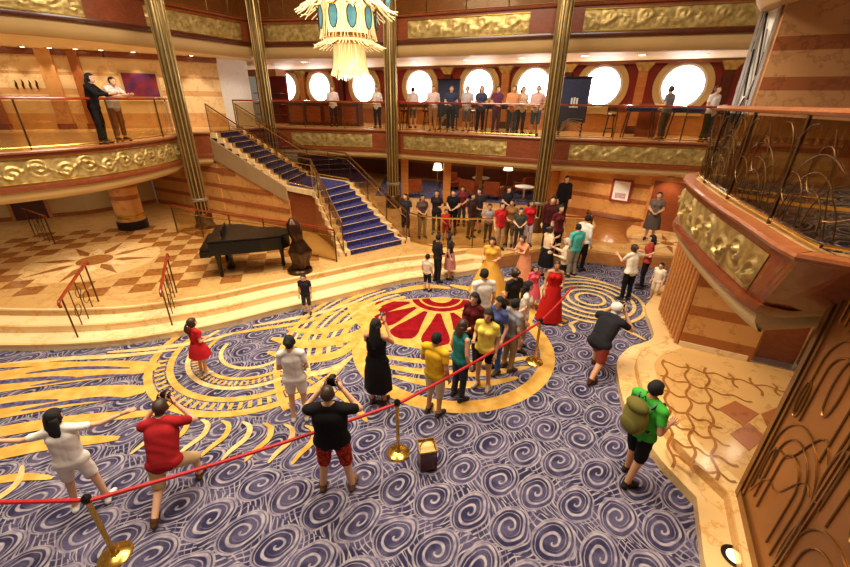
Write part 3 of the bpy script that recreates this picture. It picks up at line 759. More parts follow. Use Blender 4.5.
# ================================================================== staircase
stair = thing('staircase', 'grand marble staircase with blue carpet runner, turning at a landing up to the balcony', 'staircase')
def lerp2(a, b, t): return (a[0]+(b[0]-a[0])*t, a[1]+(b[1]-a[1])*t)
def flight(bl, br, tl, tr, z0, z1, n, flare=0.0):
    dz = (z1-z0)/n
    for i in range(n):
        f = 1+flare*(1-i/n)**3
        def edge(t):
            l, r = lerp2(bl, tl, t), lerp2(br, tr, t); c = lerp2(l, r, .5)
            return lerp2(c, l, f), lerp2(c, r, f)
        l0, r0 = edge(i/n); l1, r1 = edge((i+1)/n); z = z0+dz*(i+1)
        part('step', MB().prism([l0, r0, r1, l1], z-dz-.03, z), M['marble_lt'], stair)
        g = lambda a, b: (lerp2(a, b, .14), lerp2(a, b, .86))
        a0, b0 = g(l0, r0); a1, b1 = g(l1, r1)
        d = Vector(a0)-Vector(a1); d = d.normalized()*.012
        mb = MB().prism([a0, b0, b1, a1], z+.001, z+.012)
        mb.prism([(a0[0]+d.x, a0[1]+d.y), (b0[0]+d.x, b0[1]+d.y), b0, a0], z-dz+.012, z+.012)
        part('runner_tread', mb, M['stair_carpet'], stair)
        part('stair_rod', MB().tube([(a0[0]+d.x*1.6, a0[1]+d.y*1.6, z+.004), (b0[0]+d.x*1.6, b0[1]+d.y*1.6, z+.004)], .011, 5), M['marble_lt'], stair)
BL, BR = (-2.45, 10.95), (-.58, 12.3); LL, LR = (-3.76, 13.01), (-2.87, 14.85)
UL, UR = (-4.86, 13.78), (-4.67, 16.02); TL, TR = (-7.95, 15.33), (-7.52, 16.98)
LZ = 1.96
flight(BL, BR, LL, LR, FL, LZ, 9, .08)
flight(UL, UR, TL, TR, LZ, D4, 10)
part('landing', MB().prism([LL, LR, UR, UL], LZ-.16, LZ), M['marble_lt'], stair)
lp = [lerp2(LL, LR, .1), lerp2(LL, LR, .9), lerp2(UL, UR, .9), lerp2(UL, UR, .1)]
part('landing_carpet', MB().prism(lp, LZ, LZ+.012), M['stair_carpet'], stair)
# solid sides
def side(a, b, za0, za1, zb0, zb1, t, mat, name):
    A = Vector(a); B = Vector(b); d = (B-A).normalized(); n = Vector((-d.y, d.x))*t
    V = [(A.x, A.y, za0), (B.x, B.y, zb0), (B.x, B.y, zb1), (A.x, A.y, za1)]
    V += [(v[0]+n.x, v[1]+n.y, v[2]) for v in V]
    part(name, MB().raw(V, [(0, 1, 2, 3), (7, 6, 5, 4), (0, 4, 5, 1), (1, 5, 6, 2), (2, 6, 7, 3), (3, 7, 4, 0)]), mat, stair)
i = lambda p, q, t: lerp2(p, q, t)
side(i(BL, BR, .03), i(LL, LR, .03), FL, FL+.1, FL, LZ-.17, -.06, M['mahogany'], 'stair_flank')
side(i(BR, BL, .03), i(LR, LL, .03), FL, FL+.1, FL, LZ-.17, .06, M['mahogany'], 'stair_flank')
side(i(LL, LR, .04), i(UL, UR, .04), FL, LZ-.16, FL, LZ-.16, -.06, M['mahogany'], 'stair_flank')
side(i(UL, UR, .015), i(TL, TR, .015), LZ-.55, LZ-.03, D4-.95, D4-.19, .06, M['taupe'], 'stringer')
side(i(UL, UR, .985), i(TL, TR, .985), LZ-.55, LZ-.03, D4-.95, D4-.19, -.06, M['taupe'], 'stringer')
part('underside', MB().raw([(UL[0], UL[1], LZ-.5), (UR[0], UR[1], LZ-.5), (TR[0], TR[1], D4-.9), (TL[0], TL[1], D4-.9), (UL[0], UL[1], LZ-.2), (UR[0], UR[1], LZ-.2), (TR[0], TR[1], D4-.3), (TL[0], TL[1], D4-.3)],
    [(0, 3, 2, 1), (4, 5, 6, 7), (0, 1, 5, 4), (1, 2, 6, 5), (2, 3, 7, 6), (3, 0, 4, 7)]), M['cream'], stair)

# ------------------------------------------------------------------ balustrades
def balustrade(label, P3, h=1.0, step=1.5, rail=None, glass=None, rr=.032, post=None, name='balustrade', base=0.05, scroll=False, pr=.02, group=None, second=False, of=None):
    "P3: 3D path of the floor line"
    P3 = [Vector(p) for p in P3]
    t = thing(name, label, 'railing', tuple(P3[0]), 0, group); o = P3[0]
    if of is not None:
        t.parent = of; del t['category']; t.name = 'stair_railing'
    up = Vector((0, 0, 1)); Q = [p-o for p in P3]
    part('handrail', MB().tube([q+up*h for q in Q], rr, 8), rail or M['cherry'], t, True)
    if second: part('lower_rail', MB().tube([q+up*(h*.8) for q in Q], .014, 6), M['brass'], t, True)
    part('bottom_rail', MB().tube([q+up*base for q in Q], .018, 6), M['brass'], t, True)
    PT = [Vector(p) for p in resample([tuple(q) for q in Q], step)]
    for p in PT:
        b = MB(); b.tube([p, p+up*(h-.01)], pr, 6); part('post', b, post or M['bronze'], t, True)
    # panes between posts follow the path
    fine = resample([tuple(q) for q in Q], .18); fine = [Vector(p) for p in fine]
    def near(p): return min(range(len(fine)), key=lambda k: (fine[k]-p).length)
    idx = [near(p) for p in PT]
    for a, b in zip(idx[:-1], idx[1:]):
        if b-a < 1: continue
        seg = fine[a:b+1]; V = []; F = []
        nn = path_normals([(p.x, p.y) for p in seg])
        for s_ in (-.005, .005):
            for p, q in zip(seg, nn):
                V += [(p.x+q[0]*s_, p.y+q[1]*s_, p.z+base+.03), (p.x+q[0]*s_, p.y+q[1]*s_, p.z+h-.06)]
        m = len(seg)
        for k in range(m-1):
            F.append((2*k, 2*k+2, 2*k+3, 2*k+1)); F.append((2*m+2*k, 2*m+2*k+1, 2*m+2*k+3, 2*m+2*k+2))
            F.append((2*k+1, 2*k+3, 2*m+2*k+3, 2*m+2*k+1)); F.append((2*k, 2*m+2*k, 2*m+2*k+2, 2*k+2))
        F.append((0, 1, 2*m+1, 2*m)); F.append((2*m-2, 4*m-2, 4*m-1, 2*m-1))
        pane = part('glass_pane', MB().raw(V, F), glass or M['glass'], t)
        if scroll:
            # curved metal tracery in front of the pane
            L = sum((seg[k+1]-seg[k]).length for k in range(m-1))
            def at(s, z):
                s = max(0, min(L, s)); acc = 0
                for k in range(m-1):
                    d = (seg[k+1]-seg[k]).length
                    if acc+d >= s-1e-6:
                        p = seg[k].lerp(seg[k+1], (s-acc)/d); q = nn[k]; return Vector((p.x-q[0]*.015, p.y-q[1]*.015, p.z+z))
                    acc += d
                return seg[-1]+Vector((0, 0, z))
            tr = MB()
            for c0, r0, a0, a1 in ((L*.5, .52, 0, 180), (L*.5, .40, 0, 180), (L*.5, .28, 0, 180), (L*.15, .36, 0, 95), (L*.85, .36, 85, 180), (L*.5, .16, 0, 360), (L*.25, .3, 90, 270), (L*.75, .3, -90, 90)):
                zc = .1 if a1-a0 <= 180 and a0 >= 0 and r0 != .3 else .62
                n_ = 18; pts = [at(c0+r0*1.0*math.cos(R(a0+(a1-a0)*k/n_)), max(.09, min(h-.1, zc+r0*1.25*math.sin(R(a0+(a1-a0)*k/n_))))) for k in range(n_+1)]
                tr.tube(pts, .0055, 5)
            for k in range(2):
                s0 = L*(.2+.6*k); tr.tube([at(s0, .1), at(s0+.1*(1-2*k), .4), at(L*.5, .95)], .005, 5)
            part('tracery', tr, M['bronze'], pane, True)
    return t
def lift(path, z, o=.12): return [(p[0], p[1], z) for p in offset_path(path, o)]
balustrade('curved glass balcony railing with red wooden handrail where two people lean', lift(L4, D4+.02), 1.08, 1.9)
balustrade('glass balcony railing across the far balcony between stair head and next column', lift([J4[2], J4[3]]+[(-1.75, 17.62)], D4+.02), 1.05, 1.7)
balustrade('glass balcony railing in front of the crowd and the navy boards', lift([(-1.2, 17.45), (3.85, 15.0)], D4+.02), 1.05, 1.7)
balustrade('glass balcony railing in front of the blue tables by the large round window', lift([(4.35, 14.8), (9.0, 13.52), (10.3, 13.16)], D4+.02), 1.05, 1.9)
balustrade('smoked glass railing with curled bronze tracery on the rounded balcony', lift(R4[8:-2], D4+.02, .16), 1.08, 1.25, glass=M['glass_dk'], scroll=True, pr=.02, rr=.036, rail=M['lip'])
balustrade('upper balcony glass railing over the left gilded panels', lift(L5, D5+.02), 1.0, 1.6, rail=M['mahogany'])
balustrade('upper balcony glass railing behind the chandelier', lift(F5a, D5+.02), 1.0, 1.5, rail=M['mahogany'])
balustrade('upper balcony glass railing over the middle gilded panel', lift(F5b, D5+.02), 1.0, 1.5, rail=M['mahogany'])
balustrade('upper balcony glass railing over the right gilded panel', lift(F5c, D5+.02), 1.0, 1.5, rail=M['mahogany'])
def z3(p, z): return (p[0], p[1], z)
balustrade('brass railing with glass down the piano side of the staircase', [z3(i(TL, TR, .04), D4), z3(i(UL, UR, .04), LZ+.08), z3(i(LL, LR, .04), LZ+.04), z3(i(BL, BR, .02), FL+.1)], .95, 1.1, rail=M['bronze_lt'], rr=.025, pr=.015, second=True, of=stair)
balustrade('brass railing with glass down the far side of the staircase', [z3(i(TR, TL, .04), D4), z3(i(UR, UL, .04), LZ+.08), z3(i(LR, LL, .04), LZ+.04), z3(i(BR, BL, .02), FL+.1)], .95, 1.1, rail=M['bronze_lt'], rr=.025, pr=.015, second=True, of=stair)
balustrade('curved glass railing at the foot of the staircase beside the waiting crowd', [z3(p, FL) for p in smooth_path([(-.55, 12.55), (-.1, 12.15), (.5, 11.95), (1.2, 11.9), (1.9, 11.95), (2.6, 12.0)], 4)], .95, 1.1, rail=M['brass'], rr=.025)
balustrade('glass railing behind the grand piano', [z3(p, FL) for p in smooth_path([(-8.6, 13.1), (-7.2, 12.45), (-5.9, 11.95), (-4.6, 11.5), (-3.4, 11.0), (-2.55, 10.55)], 4)], .95, 1.3, rail=M['cherry'], rr=.028, second=True)
balustrade('brass end railing with glass beside the red-gold dressed queue', [z3(p, FL) for p in [(4.35, 12.35), (5.05, 12.25), (5.35, 12.3), (5.5, 13.2)]], .95, 1.0, rail=M['cherry'], rr=.025)
# step railings with scrolled balusters
def step_rail(label, a, b, za, zb, h=.92):
    t = thing('step_railing', label, 'railing', (a[0], a[1], za)); A = Vector((0, 0, 0)); B = Vector((b[0]-a[0], b[1]-a[1], zb-za)); up = Vector((0, 0, h))
    d = (B-A).normalized()
    part('handrail', MB().tube([A+up-d*.12-Vector((0, 0, .12)), A+up-d*.14-Vector((0, 0, .04)), A+up-d*.1, A+up, B+up, B+up+d*.1, B+up+d*.12-Vector((0, 0, .08))], .03, 8), M['cherry'], t, True)
    for k in range(5):
        p = A.lerp(B, k/4); part('baluster', MB().tube([p, p+up], .011 if 0 < k < 4 else .017, 6), M['bronze'], t, True)
    n = Vector((0, 0, 1))
    sc = MB()
    for c0, r0 in ((.3, .12), (.68, .12), (.5, .1)):
        c = A.lerp(B, c0)+up*(.42 if c0 != .5 else .7)
        sc.tube([c+d*(r0*math.cos(w))+n*(r0*math.sin(w)) for w in [2*math.pi*k/14 for k in range(14)]], .008, 5, closed=True)
    part('scroll', sc, M['bronze'], t, True)
step_rail('short step railing with wine-red handrail on the marble steps before the sunburst floor', (-7.2, 6.92), (-7.45, 7.95), .15, FL)
step_rail('short step railing with wine-red handrail on the steps near the child in red', (-5.55, 7.45), (-5.95, 8.45), .15, FL)
step_rail('low dark railing standing alone on the floor near the dark doors', (-13.0, 12.5), (-11.7, 11.75), FL, FL)
# ------------------------------------------------------------------ bronze lift enclosure
ex = thing('lift_enclosure', 'tall bronze lift enclosure with raised art-nouveau arches at the platform edge', 'lift', (3.95, 3.39, .3))
pd = Vector((-.455, -.890)); pn = Vector((-.890, .455)); PL = 2.6
def pp3(s, z, o=0.0): return (pd.x*s+pn.x*o, pd.y*s+pn.y*o, z)
def slabbox(s0, s1, z0, z1, o0, o1):
    V = [pp3(s, z, o) for o in (o0, o1) for (s, z) in ((s0, z0), (s1, z0), (s1, z1), (s0, z1))]
    return V, [(0, 1, 2, 3), (7, 6, 5, 4), (0, 4, 5, 1), (1, 5, 6, 2), (2, 6, 7, 3), (3, 7, 4, 0)]
part('core', MB().raw(*slabbox(.02, PL, 0, 7.0, -1.3, -.03)), M['bronze'], ex)
part('panel', MB().raw(*slabbox(.16, PL, .12, 6.9, -.03, 0)), M['bronze_panel'], ex)
fr = MB().raw(*slabbox(0, .09, 0, 7.0, -.06, .035)); fr.raw(*slabbox(.11, .16, 0, 7.0, -.03, .02)); fr.raw(*slabbox(.09, PL, 0, .13, -.03, .03))
part('frame', fr, M['bronze_lt'], ex)
def arch_line(c, w, z0, z1, r=.011, n=16):
    pts = [pp3(c-w, z0, .008)]+[pp3(c-w*math.cos(math.pi*k/n), z1-w*1.1+w*1.1*math.sin(math.pi*k/n), .008) for k in range(n+1)]+[pp3(c+w, z0, .008)]
    return pts
for (c, base, top, ws) in ((.72, .35, 1.6, (.50, .36, .22)), (.72, 1.55, 2.6, (.42, .28)), (1.75, .2, 1.35, (.48, .34, .2)), (1.75, 1.3, 2.4, (.44, .28)), (.72, 2.6, 3.7, (.46, .36, .26)), (1.75, 2.4, 3.5, (.46, .36, .26))):
    for k, w in enumerate(ws):
        part('arch_moulding', MB().tube(arch_line(c, w, base, top-k*.16), .009, 6), M['bronze_lt'], ex, True)
for c, z, a, b in ((.30, 1.72, .07, .22), (.72, 2.15, .09, .3), (1.22, 1.6, .08, .3), (1.75, 1.75, .1, .26), (1.22, .7, .06, .3), (.3, .8, .05, .25)):
    part('oval_moulding', MB().tube([pp3(c+a*math.cos(2*math.pi*k/20), z+b*math.sin(2*math.pi*k/20), .008) for k in range(20)], .010, 6, closed=True), M['bronze_lt'], ex, True)
for s0 in (1.2, 1.26, 2.3): part('rib', MB().raw(*slabbox(s0, s0+.025, .13, 6.9, 0, .02)), M['bronze_lt'], ex)
for k in range(2):
    pts = [pp3(.22+.9*t, .3+.5*k+.9*math.sin(t*1.5)+.12*math.sin(t*9+k), .006) for t in [j/14 for j in range(15)]]
    part('vine_moulding', MB().tube(pts, .009, 5), M['bronze_lt'], ex, True)
# curled metal screen at the corner of the upper right wall
sc = thing('metal_screen', 'tall curled metal screen over white glass beside the striped wall', 'screen', (5.12, 6.86, D4))
sd = Vector((.2, .98)); sL = .5
part('backing', MB().prism([(0, 0), (sd.x*sL, sd.y*sL), (sd.x*sL+.04, sd.y*sL-.01), (.04, 0)], 0, 2.65), M['white'], sc)
part('frame', MB().box((-.02, 0, 1.33), (.06, .06, 2.66)).box((sd.x*sL-.02, sd.y*sL, 1.33), (.06, .06, 2.66)), M['steel'], sc)
for k in range(9):
    pts = []
    for j in range(20):
        t = j/19; s_ = sL*(.1+.8*(.5+.5*math.sin(k*.9+t*2.4))); pts.append((sd.x*s_-.035, sd.y*s_, .1+2.4*((k*.07+t*(.35+.06*k)) % 1.0)))
    pts = [p for j, p in enumerate(pts) if j == 0 or abs(p[2]-pts[j-1][2]) < .5]
    part('curl', MB().tube(pts, .014, 6), M['dark'] if k % 2 else M['steel'], sc, True)
# gilded carpet piece and motif on right balcony floor
ub = struct('floor_upper_carpet', MB().prism(offset_path(R4[8:-2], .3)+[(6.5, 4.6), (6.5, 7.0)], D4+.001, D4+.008), M['carpet'])
part('carpet_stroke', MB().strip(smooth_path([(4.3, 5.6), (4.7, 5.0), (5.2, 4.7), (5.7, 4.6)], 5), .14, D4+.010), M['carpet_gold'], ub)
part('carpet_stroke', MB().strip(smooth_path([(4.6, 6.1), (5.0, 5.6), (5.5, 5.3)], 5), .06, D4+.011), M['carpet_gold'], ub)

# ------------------------------------------------------------------ chandelier
ch = thing('chandelier', 'tiered glass chandelier with pale fringe and blue-green drops', 'chandelier', (-1.9, 11.0, 5.1))
M['chand'] = simple('lit_glass', (250, 232, 186), .25, var=.12, scale=14, emit=(255, 222, 150), es=.38)
M['chand_core'] = simple('lit_core', (255, 240, 200), .3, var=.05, emit=(255, 228, 170), es=1.2)
M['chand_blue'] = simple('blue_glass', (96, 158, 168), .15, var=.2, scale=9, emit=(130, 190, 190), es=.35)
M['chand_navy'] = simple('navy_glass', (40, 44, 110), .15, var=.2, scale=9)
def strands(n, r0, z0, r1, z1, out, w=.02, sag=0.0, seed=0):
    mb = MB(); rn = random.Random(seed)
    for k in range(n):
        a = 2*math.pi*(k+.5*rn.random())/n; ca, sa = math.cos(a), math.sin(a); pts = []; e = rn.uniform(.8, 1.15)
        for j in range(7):
            t = j/6; r = r0+(r1-r0)*t+out*e*(t**3); z = z0+(z1-z0)*t*(1 if t < .9 else .97)+sag*rn.uniform(-1, 1)*(t > .8)
            pts.append((r*ca, r*sa, z))
        mb.tube(pts, [w*(1-.55*j/6) for j in range(7)], 5)
    return mb
for nm, args in (('lower_fringe', (46, .36, .80, .38, .10, .09, .022, .03, 1)), ('lower_fringe', (30, .26, .7, .26, .03, .05, .018, .04, 5)), ('skirt_fringe', (54, .52, .98, .62, .72, .24, .02, .03, 2)), ('body_fringe', (44, .56, 1.72, .62, .86, .05, .02, .0, 3)), ('crown_fringe', (52, .6, 1.95, .9, 1.38, .28, .024, .05, 4)), ('upper_fringe', (40, .4, 2.9, .62, 1.9, .2, .022, .0, 6))):
    o = part(nm, strands(*args), M['chand'], ch, True); o['kind'] = 'stuff'
part('core', MB().lathe([(.24, .12), (.30, .3), (.32, .8), (.46, .9), (.48, 1.7), (.42, 1.9), (.4, 2.9)], seg=28), M['chand_core'], ch, True)
part('ring', MB().lathe([(.56, .90), (.62, .92), (.62, .98), (.56, 1.0)], seg=36), M['brass'], ch, True)
part('ring', MB().lathe([(.38, .78), (.42, .80), (.42, .85), (.38, .87)], seg=36), M['brass'], ch, True)
part('ring', MB().lathe([(.6, 1.70), (.66, 1.72), (.66, 1.8), (.6, 1.82)], seg=36), M['brass'], ch, True)
for k in range(10):
    a = 2*math.pi*k/10; V = []
    for j in range(16):
        w = 2*math.pi*j/16; du = .105*math.cos(w); dz = .27*math.sin(w); a2 = a+du/.66
        V.append(((.675)*math.cos(a2), .675*math.sin(a2), 1.33+dz*(1 if dz < 0 else .7)))
    part('glass_drop', MB().raw(V, [tuple(range(16))]), M['chand_blue'], ch)
    part('drop_rim', MB().tube(V, .012, 5, closed=True), M['dark'], ch, True)
    sw_ = [(.70*math.cos(a+2*math.pi/10*(t-.5)), .70*math.sin(a+2*math.pi/10*(t-.5)), 1.66-.16*math.sin(math.pi*t)) for t in [j/10 for j in range(11)]]
    part('swag', MB().tube(sw_, .022, 5), M['brass'], ch, True)
    b = a+math.pi/10; part('crown_bead', MB().ell((.98*math.cos(b), .98*math.sin(b), 1.72), (.06, .06, .1), 8, 6), M['chand_navy'] if k % 2 else M['chand_blue'], ch, True)
    part('crown_panel', MB().raw([(.72*math.cos(a+e), .72*math.sin(a+e), z) for e, z in ((-.22, 1.78), (.22, 1.78), (.16, 2.25), (-.16, 2.25))], [(0, 1, 2, 3)]), M['chand_blue'], ch)
part('stem', MB().tube([(0, 0, 2.8), (0, 0, 6.5)], .05, 10), M['brass'], ch, True)
light('chandelier_bulb', 'POINT', (-1.9, 11.0, 4.95), 60, .3)

# ------------------------------------------------------------------ grand piano
pn_ = thing('grand_piano', 'black grand piano with closed lid standing on the checkered marble', 'piano', (-5.0, 10.1, FL), R(18))
pn_.scale = (1.02, 1.02, 1.06)
out = smooth_path([(-.75, 1.0), (-.75, -.55), (-.72, -.75)], 3)[:-1]
curve = [(-.75, .55), (-.75, -.62), (.72, -.62), (.72, -.30), (.62, .05), (.40, .28), (.22, .55), (.12, .95), (-.15, 1.22), (-.45, 1.25), (-.68, 1.05)]
curve = [(-y, x) for x, y in [(p[0], -p[1]) for p in curve]]
cs = curve
part('case', MB().prism(cs, .62, .93), M['black'], pn_)
lidp = [(p[0]*1.02, p[1]*1.02) for p in cs]
part('lid', MB().prism(lidp, .95, .98), M['black'], pn_)
part('keybed', MB().prism([(-.62, -.7), (-.86, -.7), (-.86, .72), (-.62, .72)], .58, .72), M['black'], pn_)
part('fallboard', MB().prism([(-.63, -.66), (-.85, -.66), (-.85, .68), (-.63, .68)], .72, .78), M['black'], pn_)
for (x, y) in ((-.5, -.55), (-.5, .58), (1.0, -.2)):
    part('leg', MB().lathe([(.035, 0), (.05, .05), (.045, .3), (.075, .55), (.09, .62)], (x, y, 0), 14), M['black'], pn_, True)
part('pedal_lyre', MB().box((-.3, 0, .35), (.06, .2, .55)).box((-.33, 0, .06), (.16, .3, .05)), M['black'], pn_)
part('music_desk', MB().box((-.35, 0, 1.05), (.03, .75, .16)), M['black'], pn_)
# ------------------------------------------------------------------ bronze sculpture (plain draped form)
scp = thing('bronze_sculpture', 'dark bronze flowing sculpture on a low round base beside the grand piano', 'sculpture', (-3.4, 9.85, FL))
scp.scale = (.82, .82, .92)
part('base', MB().lathe([(.40, 0), (.40, .08), (.36, .12)], seg=28), M['sculpt'], scp, True)
V = []; F = []; ns = 26; na = 36
for j in range(ns):
    t = j/(ns-1); z = .12+1.5*t
    r = float(np.interp(t, [0, .12, .35, .58, .72, .88, 1], [.30, .26, .36, .17, .22, .20, .04]))
    for k in range(na):
        a = 2*math.pi*k/na; q = r*(1+.13*math.sin(5*a+t*5)*(1-t*.7)); V.append((q*math.cos(a)+.08*math.sin(t*4), q*math.sin(a)+.05*math.cos(t*3), z))
for j in range(ns-1):
    for k in range(na): l = (k+1) % na; F.append((j*na+k, j*na+l, (j+1)*na+l, (j+1)*na+k))
F.append(tuple(range(na-1, -1, -1))); F.append(tuple((ns-1)*na+k for k in range(na)))
part('form', MB().raw(V, F), M['sculpt'], scp, 'all')

# ------------------------------------------------------------------ rope barrier
def stanchion(label, x, y, lean=0):
    t = thing('rope_stanchion', label, 'stanchion', (x, y, 0), 0, 'brass rope stanchions')
    part('base', MB().lathe([(.17, 0), (.17, .012), (.15, .03), (.05, .05), (.03, .08)], seg=32), M['brass'], t, True)
    part('post', MB().lathe([(.026, .05), (.026, .92)], seg=16), M['brass'], t, True)
    part('post_cap', MB().lathe([(.03, .90), (.045, .92), (.045, .97), (.03, .99), (.012, 1.01)], seg=16), M['dark'], t, True)
    return t
SA, SBt, SC = (-3.45, 2.72), (-.36, 4.2), (2.2, 6.48)
stanchion('brass rope stanchion beside the woman in the white outfit', *SA)
stanchion('brass rope stanchion between the man in black and the open gold-trimmed bin', *SBt)
stanchion('brass rope stanchion behind the queue of visitors on the medallion carpet', *SC)
SD = (-6.6, 2.72)
def rope(label, a, b, za, zb, sag):
    A = Vector((a[0], a[1], za)); B = Vector((b[0], b[1], zb)); pts = []
    for k in range(25):
        t = k/24; p = A.lerp(B, t); p.z -= sag*4*t*(1-t); pts.append(p-A)
    o = part('barrier_rope', MB().tube(pts, .022, 8), M['red_cloth'], None, True); o.location = A
    tag(o, label, 'rope', 'red barrier ropes'); return o
rope('red barrier rope leading away behind the woman in the white outfit', SD, (SA[0]-.04, SA[1]), .9, .93, .05)
rope('red barrier rope stretched between the woman in white and the man in black', (SA[0]+.04, SA[1]), (SBt[0]-.04, SBt[1]-.02), .93, .93, .05)
rope('red barrier rope stretched in front of the visitor in the yellow polo shirt', (SBt[0]+.04, SBt[1]+.02), (SC[0]-.03, SC[1]-.03), .93, .93, .05)
rope('red barrier rope running on toward the woman in the red dress', (SC[0]+.02, SC[1]+.04), (3.3, 8.0), .93, .95, .05)
bx = thing('bin', 'small open brown bin with gold trim on the swirl carpet', 'bin', (.06, 4.0, 0), R(12))
w_ = MB()
for a in range(4):
    c, s_ = math.cos(a*math.pi/2), math.sin(a*math.pi/2)
    w_.box((.11*c, .11*s_, .19), (.015 if a % 2 == 0 else .235, .235 if a % 2 == 0 else .015, .34))
w_.box((0, 0, .02), (.22, .22, .03))
part('body', w_, M['mahogany_dk'], bx)
rimb = MB().tube([(-.12, -.12, .37), (.12, -.12, .37), (.12, .12, .37), (-.12, .12, .37)], .014, 6, closed=True)
part('rim', rimb, M['brass'], bx, True)
part('handle', MB().tube([(-.1, 0, .37), (-.07, 0, .44), (0, 0, .47), (.07, 0, .44), (.1, 0, .37)], .01, 6), M['brass'], bx, True)
part('liner', MB().box((0, 0, .33), (.2, .2, .02)), M['carpet_pale'], bx)

# ------------------------------------------------------------------ poster, picture, boards
pz = thing('poster', 'white poster in a dark red frame on the striped stone wall', 'poster', (7.45-.03, 15.14-.03, 1.28), math.atan2(wr.y, wr.x))
part('frame', MB().box((0, -.02, .40), (.74, .04, .84)), M['red_wall'], pz)
part('sheet', MB().box((0, -.045, .40), (.56, .01, .70)), M['white'], pz)
part('print', MB().box((0, -.052, .22), (.38, .006, .2)), simple('poster_print', (226, 186, 190), .6, var=.3, scale=30), pz)
wld = Vector((-8.9+12.0, 18.9-16.75)).normalized()
pq = Vector((-12.0, 16.75))+wld*.9
M['art'] = simple('abstract_art', (150, 40, 46), .5, c2=(70, 30, 90), scale=3)
pc = thing('picture', 'crimson and violet picture in a pale frame on the lit wall behind the column', 'picture', (pq.x+wld.y*.02, pq.y-wld.x*.02, 4.62), math.atan2(wld.y, wld.x))
part('frame', MB().box((0, -.02, .5), (1.3, .05, 1.0)), M['cream'], pc)
part('canvas', MB().box((0, -.05, .5), (1.12, .012, .82)), M['art'], pc)
# four slim wall ornaments
wl2 = Vector((-12.0+14.8, 16.75-15.73)).normalized()
for k in range(4):
    q = Vector((-14.8, 15.73))+wl2*(.05+.2*k)
    o = part('wall_ornament', MB().tube([(0, 0, 0), (0, -.01, .1), (.02, 0, .2), (.0, 0, .3)], [.02, .035, .03, .008], 8), M['bronze'], None, True)
    o.location = (q.x+wl2.y*.03, q.y-wl2.x*.03, 4.9+.02*(k % 2)); tag(o, 'small slim bronze figure fixed to the lit wall in a row of four', 'ornament', 'wall ornaments')
def board(label, x, y, rz, h=1.95, w=.95):
    t = thing('display_board', label, 'board', (x, y, D4), rz, 'navy display boards')
    part('panel', MB().box((0, 0, h*.62), (w, .05, h*.74)), M['navy'], t)
    e = MB()
    for k in (-1, 0, 1): e.box((k*.09, -.03, h*.60), (.06, .008, .26 if k else .3))
    e.box((0, -.03, h*.60-.17), (.3, .008, .04)); part('emblem', e, M['white'], t)
    part('foot', MB().box((-w*.4, 0, .02), (.06, .5, .04)).box((w*.4, 0, .02), (.06, .5, .04)), M['dark'], t)
    part('upright', MB().box((-w*.4, 0, .3), (.05, .04, .6)).box((w*.4, 0, .3), (.05, .04, .6)), M['dark'], t)
    part('top_rail', MB().box((0, 0, h+.0), (w+.06, .12, .06)), M['dark'], t)
    sp = MB()
    for k in range(5):
        sp.tube([(-w*.42+.02*k, -.06, .06+.1*k), (-.1, -.08, .5+.03*k), (w*.4, -.06, .12+.12*k)], .012, 5)
    part('scrollwork', sp, M['steel'], t, True)
board('navy display board with a white emblem beside the right-hand round windows', 5.25, 15.55, R(-14))
board('navy display board with a white emblem behind the crowd on the balcony', .9, 18.4, R(-20))

# ------------------------------------------------------------------ furniture of the balcony
def high_table(label, x, y, rz, col, L=1.3):
    t = thing('high_table', label, 'table', (x, y, D4), rz, 'tall balcony tables')
    part('table_top', MB().box((0, 0, 1.0), (L, .6, .06)), col, t)
    part('apron', MB().box((0, 0, .93), (L-.1, .5, .1)), col, t)
    for sx in (-1, 1):
        for sy in (-1, 1): part('leg', MB().tube([(sx*(L/2-.12), sy*.2, .94), (sx*(L/2-.02), sy*.26, 0)], [.035, .02], 8), M['mahogany_dk'], t, True)
high_table('navy topped tall table with splayed legs by the grey-shirted man', 9.0, 14.75, R(-16), M['navy_cloth'])
high_table('navy topped tall table with splayed legs left of the grey-shirted man', 7.55, 15.2, R(-16), M['navy_cloth'], 1.0)
high_table('navy topped tall table in front of the far round windows', 2.9, 17.35, R(-25), M['navy_cloth'])
high_table('wooden topped tall table beside the bronze column on the balcony', -.4, 18.6, R(-20), M['mahogany'])
def stool(label, x, y, rz):
    t = thing('bar_stool', label, 'stool', (x, y, D4), rz, 'dark balcony stools')
    part('seat', MB().lathe([(.19, .72), (.2, .75), (.19, .79), (.1, .8)], seg=16), M['mahogany_dk'], t, True)
    part('backrest', MB().box((0, .17, 1.0), (.36, .03, .2)), M['mahogany_dk'], t)
    for k in range(4):
        a = math.pi/4+k*math.pi/2; part('leg', MB().tube([(.13*math.cos(a), .13*math.sin(a), .72), (.21*math.cos(a), .21*math.sin(a), 0)], .016, 6), M['dark'], t, True)
    part('back_post', MB().tube([(-.15, .14, .75), (-.15, .175, 1.08)], .012, 5).tube([(.15, .14, .75), (.15, .175, 1.08)], .012, 5), M['dark'], t, True)
    part('foot_ring', MB().tube([(.17*math.cos(2*math.pi*k/16), .17*math.sin(2*math.pi*k/16), .3) for k in range(16)], .01, 5, closed=True), M['dark'], t)
for x, y, l in ((-.95, 18.15, 'dark bar stool beside the wooden topped table near the bronze column'), (.0, 17.9, 'dark bar stool beside the wooden topped table near the bronze column'), (1.9, 18.4, 'dark bar stool by the far navy table'), (6.7, 15.6, 'dark bar stool beside the blue tables')):
    stool(l, x, y, R(random.randint(0, 360)))
bc = thing('bar_counter', 'dark brown panelled counter on the balcony beyond the staircase', 'counter', (-4.9, 20.6, D4), R(-12))
part('body', MB().box((0, 0, .5), (3.6, .6, 1.0)), M['mahogany_dk'], bc); part('counter_top', MB().box((0, 0, 1.03), (3.7, .7, .06)), M['mahogany'], bc)
